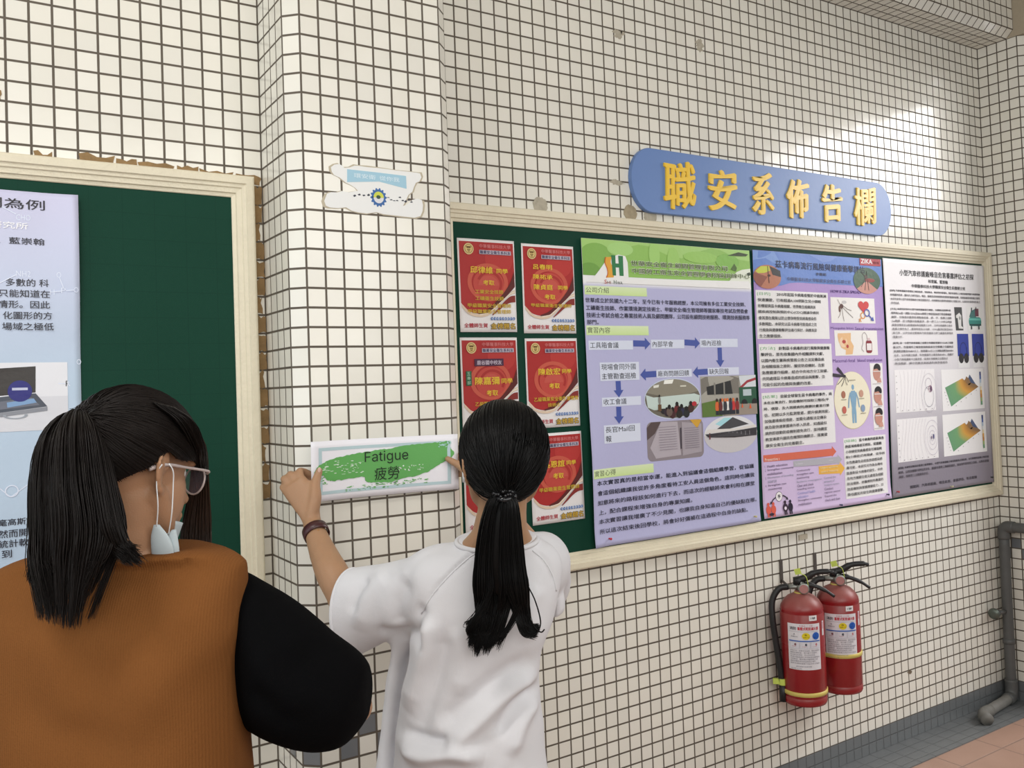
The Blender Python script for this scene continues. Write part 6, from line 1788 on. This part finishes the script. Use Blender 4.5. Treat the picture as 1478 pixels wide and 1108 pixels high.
el_l = O(-(OEL - OC) @ RV, OEL[2], (OEL - OC) @ FV)
osh = V(-1.0247, -1.0778, 1.3223); osh_l = O(-(osh - OC) @ RV, osh[2], (osh - OC) @ FV)
hand_c = O(0.075, 1.20, 0.30); hand_cl = O(-0.075, 1.20, 0.30)
def simple_hand(w, d, side):
    """relaxed, slightly curled hand from wrist w pointing along d"""
    d = d / np.linalg.norm(d)
    x = np.cross(d, UP); x /= np.linalg.norm(x); y = np.cross(x, d)
    q = [loft([(w - d * 0.01, x * 0.024, y * 0.018), (w + d * 0.03, x * 0.036, y * 0.016), (w + d * 0.075, x * 0.040, y * 0.014), (w + d * 0.09, x * 0.036, y * 0.012)], 20, 3)]
    for k, (o_, L, r0) in enumerate(((0.028, 0.072, 0.0094), (0.0095, 0.080, 0.0096), (-0.0095, 0.074, 0.0092), (-0.028, 0.058, 0.0082))):
        b = w + d * (0.084 - 0.004 * abs(k - 1)) + x * o_ * side
        q.append(limb([b - d * 0.015, b + d * L * 0.4 + y * 0.004, b + d * L * 0.72 - y * 0.010, b + d * L * 0.92 - y * 0.026], [r0 * 1.1, r0, r0 * 0.95, r0 * 0.8], 12))
    q.append(limb([w + d * 0.02 + x * 0.028 * side, w + d * 0.05 + x * 0.050 * side - y * 0.008, w + d * 0.085 + x * 0.056 * side - y * 0.016], [0.014, 0.0115, 0.0092], 12))
    return q
arms_o = [limb([O(0.12, zt - 0.06, 0), osh, (osh + OEL) / 2, OEL], [0.045, 0.040, 0.036, 0.028], 16), limb([OEL, OEL * 0.55 + hand_c * 0.45, hand_c], [0.0270, 0.034, 0.024], 16),
          limb([O(-0.12, zt - 0.06, 0), osh_l, (osh_l + el_l) / 2, el_l], [0.045, 0.040, 0.036, 0.028], 16), limb([el_l, el_l * 0.55 + hand_cl * 0.45, hand_cl], [0.0270, 0.034, 0.024], 16)]
HIP_O = O(0, 0.9, 0.0)
fuse('body', hp_o + [torso_o, neck_o] + arms_o + simple_hand(hand_c, hand_c - (OEL * 0.5 + hand_c * 0.5), -1) + simple_hand(hand_cl, hand_cl - (el_l * 0.5 + hand_cl * 0.5), 1) + legs(HIP_O, 0.09, RV, FV), 0.0042, 3, M_SKIN_O, o_root, wl(o_root))
for k in (-1, 1): put('eye', *ell(HO(k * 0.030, 0.064, 0.002), (0.0115, 0.0115, 0.0115), None, 14, 10), simple('eye_white', (0.7, 0.68, 0.65), 0.2, 0.02), o_root, True)
# black t-shirt with wide sleeves
def sleeve_o(m):
    def C(px, py, d):
        p = V(-1.1586, -1.0118, 1.2996)
        q = at_w(px, py, d)
        return q if m > 0 else O(-(q - OC) @ RV, q[2], (q - OC) @ FV)
    R_ = RV * m
    return loft([(C(300, 925, 1.36), UP * 0.100, FV * 0.045), (C(338, 932, 1.375), UP * 0.118 - R_ * 0.004, FV * 0.055), (C(356, 938, 1.37), UP * 0.122 - R_ * 0.006, FV * 0.066), (C(387, 953, 1.36), UP * 0.116 - R_ * 0.004, FV * 0.086), (C(427, 971, 1.365), UP * 0.108 + R_ * 0.000, FV * 0.092), (C(467, 994, 1.38), UP * 0.090 + R_ * 0.006, FV * 0.090), (C(503, 1006, 1.395), UP * 0.073 + R_ * 0.010, FV * 0.080), (C(524, 1008, 1.405), UP * 0.052 + R_ * 0.008, FV * 0.062), (C(534, 1009, 1.41), UP * 0.028, FV * 0.034)], 40, 4)
bt = loft([(O(0.016, zt - 0.034, 0.01), RV * 0.070, FV * 0.040), (O(0, zt - 0.05, 0.01), RV * 0.150, FV * 0.055), (O(0, zt - 0.13, 0), RV * 0.160, FV * 0.085), (O(0, zt - 0.35, 0), RV * 0.155, FV * 0.09), (O(0, zt - 0.50, 0), RV * 0.16, FV * 0.10)], 40, 4)
foldo = [(fp(V(-1.0227, -1.1891, 1.3806), V(-1.0043, -1.1880, 1.3367), V(-0.9791, -1.1914, 1.2890), V(-0.9434, -1.2019, 1.2500)), 0.016, 0.006), (fp(V(-1.0151, -1.1932, 1.3491), V(-0.9889, -1.1965, 1.2772), V(-0.9440, -1.2003, 1.2101)), 0.02, -0.008), (fp(V(-1.0180, -1.1889, 1.2713), V(-0.9832, -1.1986, 1.2229), V(-0.9330, -1.1942, 1.1664)), 0.02, 0.008), (fp(V(-1.0254, -1.1822, 1.2132), V(-0.9919, -1.1917, 1.1890), V(-0.9500, -1.1825, 1.1520)), 0.018, -0.006), (fp(V(-0.9776, -1.1705, 1.3612), V(-0.9797, -1.1928, 1.3513), V(-0.9848, -1.2007, 1.3261)), 0.007, -0.006)]
fuse('black_t_shirt', [bt, sleeve_o(1), sleeve_o(-1)], 0.008, 5, M_BLACK, o_root, wl(o_root), fold_warp(foldo, 0.004, (9, 9, 9), (RV, FV, UP), -FV))
# knitted vest
vest = loft([(V(-1.1252, -1.0435, 1.4100), RV * 0.056, FV * 0.056 + UP * 0.004), (O(0.034, zt - 0.001, -0.004), RV * 0.086, FV * 0.066 + UP * 0.002), (O(0.020, zt - 0.008, -0.002), RV * 0.134, FV * 0.076), (O(0.010, zt - 0.016, 0), RV * 0.162, FV * 0.068), (O(0.005, zt - 0.028, 0), RV * 0.184, FV * 0.064), (O(0.003, zt - 0.040, 0), RV * 0.187, FV * 0.078), (O(0.002, zt - 0.060, 0), RV * 0.187, FV * 0.094), (O(0.000, zt - 0.11, 0), RV * 0.184, FV * 0.116), (O(0.000, zt - 0.20, 0), RV * 0.182, FV * 0.122), (O(0.000, zt - 0.30, 0), RV * 0.182, FV * 0.126), (O(0.000, zt - 0.40, 0), RV * 0.186, FV * 0.130), (O(0.000, zt - 0.50, 0), RV * 0.190, FV * 0.134), (O(0, zt - 0.56, 0), RV * 0.190, FV * 0.134)], 72, 5, 2.6)
foldv = [(fp(V(-1.0510, -1.2186, 1.3874), V(-1.1141, -1.1760, 1.3713), V(-1.1697, -1.1375, 1.3265)), 0.03, -0.004), (fp(V(-1.0484, -1.2176, 1.3024), V(-1.1079, -1.1769, 1.2673), V(-1.1560, -1.1428, 1.2034)), 0.03, 0.005), (fp(V(-1.2796, -1.0643, 1.3313), V(-1.2413, -1.0881, 1.2731), V(-1.2191, -1.1003, 1.1873)), 0.03, 0.004), (fp(V(-1.2968, -1.0500, 1.2378), V(-1.2192, -1.0999, 1.1778), V(-1.1097, -1.1722, 1.1542)), 0.03, -0.004)]
fuse('knitted_vest', [vest], 0.0072, 4, rib_mat('orange_brown_knit', (0.205, 0.078, 0.022), RV, 0.0034), o_root, wl(o_root), fold_warp(foldv, 0.004, (6, 6, 3), (RV, FV, UP), -FV))
fuse('trousers', trousers(HIP_O, 0.09, RV, FV, 0.97, 1.0), 0.009, 4, M_TROUS, o_root, wl(o_root))
shoes(HIP_O, 0.09, RV, FV, o_root)

# hair: cap, high ponytail, front lock
sko = V(-1.1405, -1.0414, 1.5562)
rad_o = (0.0835, 0.1000, 0.0920)
tie_o = V(-1.1989, -1.0759, 1.5996)
def hl_o(a):
    a = abs(a)
    return float(np.interp(a, [0, 0.6, 1.0, 1.35, 1.62, 1.9, 2.4, math.pi], [0.16, 0.02, -0.10, -0.16, -0.02, -0.36, -0.66, -0.78]))
put_np('hair', [cap_shell(sko, ho, rad_o, hl_o, 0.985), scalp(sko, ho, rad_o, tie_o, hl_o, 4200, 0.05, 0.018, 11, 0.0007, 16, 0.012)], M_HAIR_O, o_root)
def tail_o(n, seed):
    rs = np.random.RandomState(seed)
    K = []
    nc = 80
    ca = rs.uniform(-1, 1, nc); cb = rs.uniform(-1, 1, nc); ce = rs.uniform(0, 1, nc) ** 0.8; cz = rs.uniform(0, 1, nc)
    for i in range(n):
        g = rs.randint(nc)
        a, b, e = np.clip(ca[g] + rs.normal(0, 0.06), -1, 1), np.clip(cb[g] + rs.normal(0, 0.1), -1, 1), np.clip(ce[g] + rs.normal(0, 0.07), 0, 1)
        rad = math.sqrt(max(0.05, 1 - a * a))
        hh = 4 + 14 * max(0, b)
        k = [at_w(130 + 6 * a, 612 + 5 * b, 1.285), at_w(112 + 16 * a, 600 - hh * 0.5 + 4 * a * a, 1.262 - 0.010 * b), at_w(104 + 46 * a, 628 - hh * 0.5 + 10 * a * a, 1.232 - 0.034 * b * rad),
             at_w(105 + 60 * a, 690, 1.205 - 0.036 * b * rad), at_w(112 + 68 * a, 760, 1.192 - 0.030 * b * rad)]
        z = cz[g]
        if a > 0.35 and z < 0.6: k += [at_w(140 + 52 * a, 790 + 8 * b, 1.186), at_w(150 + 56 * a + 8 * e, 790 + 22 * e + 6 * b, 1.178)]
        elif a < -0.75 and z < 0.45: k += [at_w(58 + 20 * a + 10, 800, 1.18), at_w(30 + 14 * e, 812 + 26 * e, 1.175)]
        else: k += [at_w(104 + 62 * a + 4 * b, 800 + 16 * e, 1.183 - 0.018 * b), at_w(97 + 40 * a + 5 * b, 812 + 94 * e - 14 * abs(a), 1.176 - 0.010 * b)]
        K.append(k)
    p = spline(K, 28)
    p += rs.normal(0, 0.0015, (n, 1, 3)) * np.linspace(0, 1, 28)[None, :, None] + np.cumsum(rs.normal(0, 0.0003, p.shape), 1)
    R = 0.0007 * rs.uniform(0.7, 1.6, n)[:, None] * np.interp(np.linspace(0, 1, 28), [0, 0.1, 0.75, 1], [0.8, 1.1, 1.0, 0.22])[None, :]
    return strands(p, R)
core_o = loft([(at_w(132, 612, 1.288), UP * 0.010, FV * 0.012), (at_w(112, 608, 1.262), RV * 0.020 + UP * 0.006, FV * 0.016), (at_w(104, 640, 1.232), RV * 0.036, FV * 0.024), (at_w(106, 700, 1.208), RV * 0.044, FV * 0.025), (at_w(110, 745, 1.198), RV * 0.040, FV * 0.017), (at_w(110, 785, 1.192), RV * 0.024, FV * 0.008)], 24, 4)
put_np('ponytail', [core_o, tail_o(3600, 21)], M_HAIR_O, o_root)
put('hair_tie', *tube([tie_o + RV * 0.004 + (UP * 0.019 + RV * 0.006) * math.cos(t) + FV * 0.019 * math.sin(t) for t in np.linspace(0, 2 * math.pi, 21)[:-1]], 0.006, 8, True), simple('black_hair_elastic', (0.008, 0.008, 0.008), 0.7, 0.1), o_root, True)
def lock(n, seed, near):
    rs = np.random.RandomState(seed)
    K = []
    for i in range(n):
        a = rs.uniform(-1, 1); b = rs.uniform(-1, 1); e = rs.uniform()
        if near:
            K.append([at_w(236 + 16 * a, 584 + 4 * a, 1.30 + .02 * b), at_w(268 + 12 * a, 612 + 4 * b, 1.31 + .02 * b), at_w(286 + 9 * a, 645, 1.345 + .02 * b), at_w(290 + 8 * a, 668, 1.40 + .02 * b), at_w(291 + 8 * a, 680 + 18 * e, 1.445 + .012 * b)])
        else:
            K.append([at_w(252 + 10 * a, 600, 1.37 + .02 * b), at_w(284 + 10 * a, 640, 1.42 + .02 * b), at_w(288 + 12 * a, 700, 1.46 + .02 * b), at_w(284 + 19 * a, 755, 1.47 + .02 * b), at_w(282 + 22 * a, 790 + 20 * e, 1.46 + .02 * b)])
    p = spline(K, 20)
    p += np.cumsum(rs.normal(0, 0.0003, p.shape), 1)
    R = 0.0007 * rs.uniform(0.7, 1.5, n)[:, None] * np.interp(np.linspace(0, 1, 20), [0, 0.1, 0.8, 1], [0.8, 1.1, 1.0, 0.3])[None, :]
    return strands(p, R)
put_np('fringe', [lock(900, 31, True)], M_HAIR_O, o_root)
put_np('front_lock', [lock(1400, 33, False)], M_HAIR_B, o_root)['label'] = 'long brown lock of hair beside the face'
# glasses
M_GLF = simple('pale_pink_plastic', (0.46, 0.38, 0.36), 0.3, 0.05, 40)
rims = []
for k in (-1, 1):
    c = HO(k * 0.034, 0.098, -0.006)
    r_, f_, u_ = ho
    rims.append(tube([c + r_ * 0.0238 * math.cos(t) - f_ * 0.006 * abs(math.cos(t)) * (1 if k * math.cos(t) > 0 else 0) + u_ * 0.0215 * math.sin(t) for t in np.linspace(0, 2 * math.pi, 29)[:-1]], 0.0015, 8, True))
rims.append(tube(smooth_path([HO(-0.010, 0.099, 0.002), HO(0, 0.104, 0.005), HO(0.010, 0.099, 0.002)], 4), 0.0014, 8))
gf = put('glasses', *merge(*rims), M_GLF, o_root, True)
for k in (-1, 1):
    put('temple_arm', *tube(smooth_path([HO(k * 0.060, 0.094, 0.004), HO(k * 0.072, 0.082, 0.006), HO(k * 0.079, 0.030, 0.004), HO(k * 0.083, -0.012, 0.002), HO(k * 0.081, -0.040, -0.008)], 5), [0.0022] * 12 + [0.0026] * 4 + [0.0036] * 5, 8), M_GLF, gf, True)
tg = NT('tinted_lens')
tg.b.inputs['Base Color'].default_value = (0.50, 0.40, 0.46, 1)
tg.b.inputs['Alpha'].default_value = 0.07
tg.rough(0.08)
for k in (-1, 1): put('lens', *ell(HO(k * 0.034, 0.0965, -0.006), (0.0228, 0.0012, 0.0205), ho, 24, 12), tg.m, gf, True)
# mask pulled down, folded below the jaw, with its two loop strings
mo = put('face_mask', *merge(mask_shell(HO, 0.012, -0.075, -0.125, 0.058),
        loft([(V(-1.1188, -1.0971, 1.4507), RV * 0.004, FV * 0.003), (V(-1.1152, -1.0955, 1.4352), RV * 0.012, FV * 0.004), (V(-1.1113, -1.0926, 1.4165), RV * 0.016, FV * 0.005), (V(-1.1084, -1.0842, 1.3930), RV * 0.016, FV * 0.006)], 16, 3),
        loft([(V(-1.0951, -1.0946, 1.4407), RV * 0.003, FV * 0.003), (V(-1.0987, -1.0918, 1.4268), RV * 0.010, FV * 0.004), (V(-1.0985, -1.0890, 1.4114), RV * 0.012, FV * 0.005), (V(-1.0963, -1.0802, 1.3908), RV * 0.013, FV * 0.006)], 16, 3)), simple('pale_blue_mask', (0.50, 0.57, 0.60), 0.8, 0.03, 30), o_root, True)
put('ear_loop', *tube(smooth_path([V(-1.1191, -1.0980, 1.4459), V(-1.1193, -1.1133, 1.4790), V(-1.1212, -1.1177, 1.5089), V(-1.1197, -1.1218, 1.5286), V(-1.1146, -1.1254, 1.5381)], 6), 0.0009, 6), M_MASK, mo, True)
put('ear_loop', *tube(smooth_path([V(-1.1027, -1.0941, 1.4336), V(-1.1006, -1.1110, 1.4669), V(-1.0991, -1.1180, 1.5069), V(-1.1001, -1.1252, 1.5271), V(-1.1061, -1.1288, 1.5386)], 6), 0.0009, 6), M_MASK, mo, True)
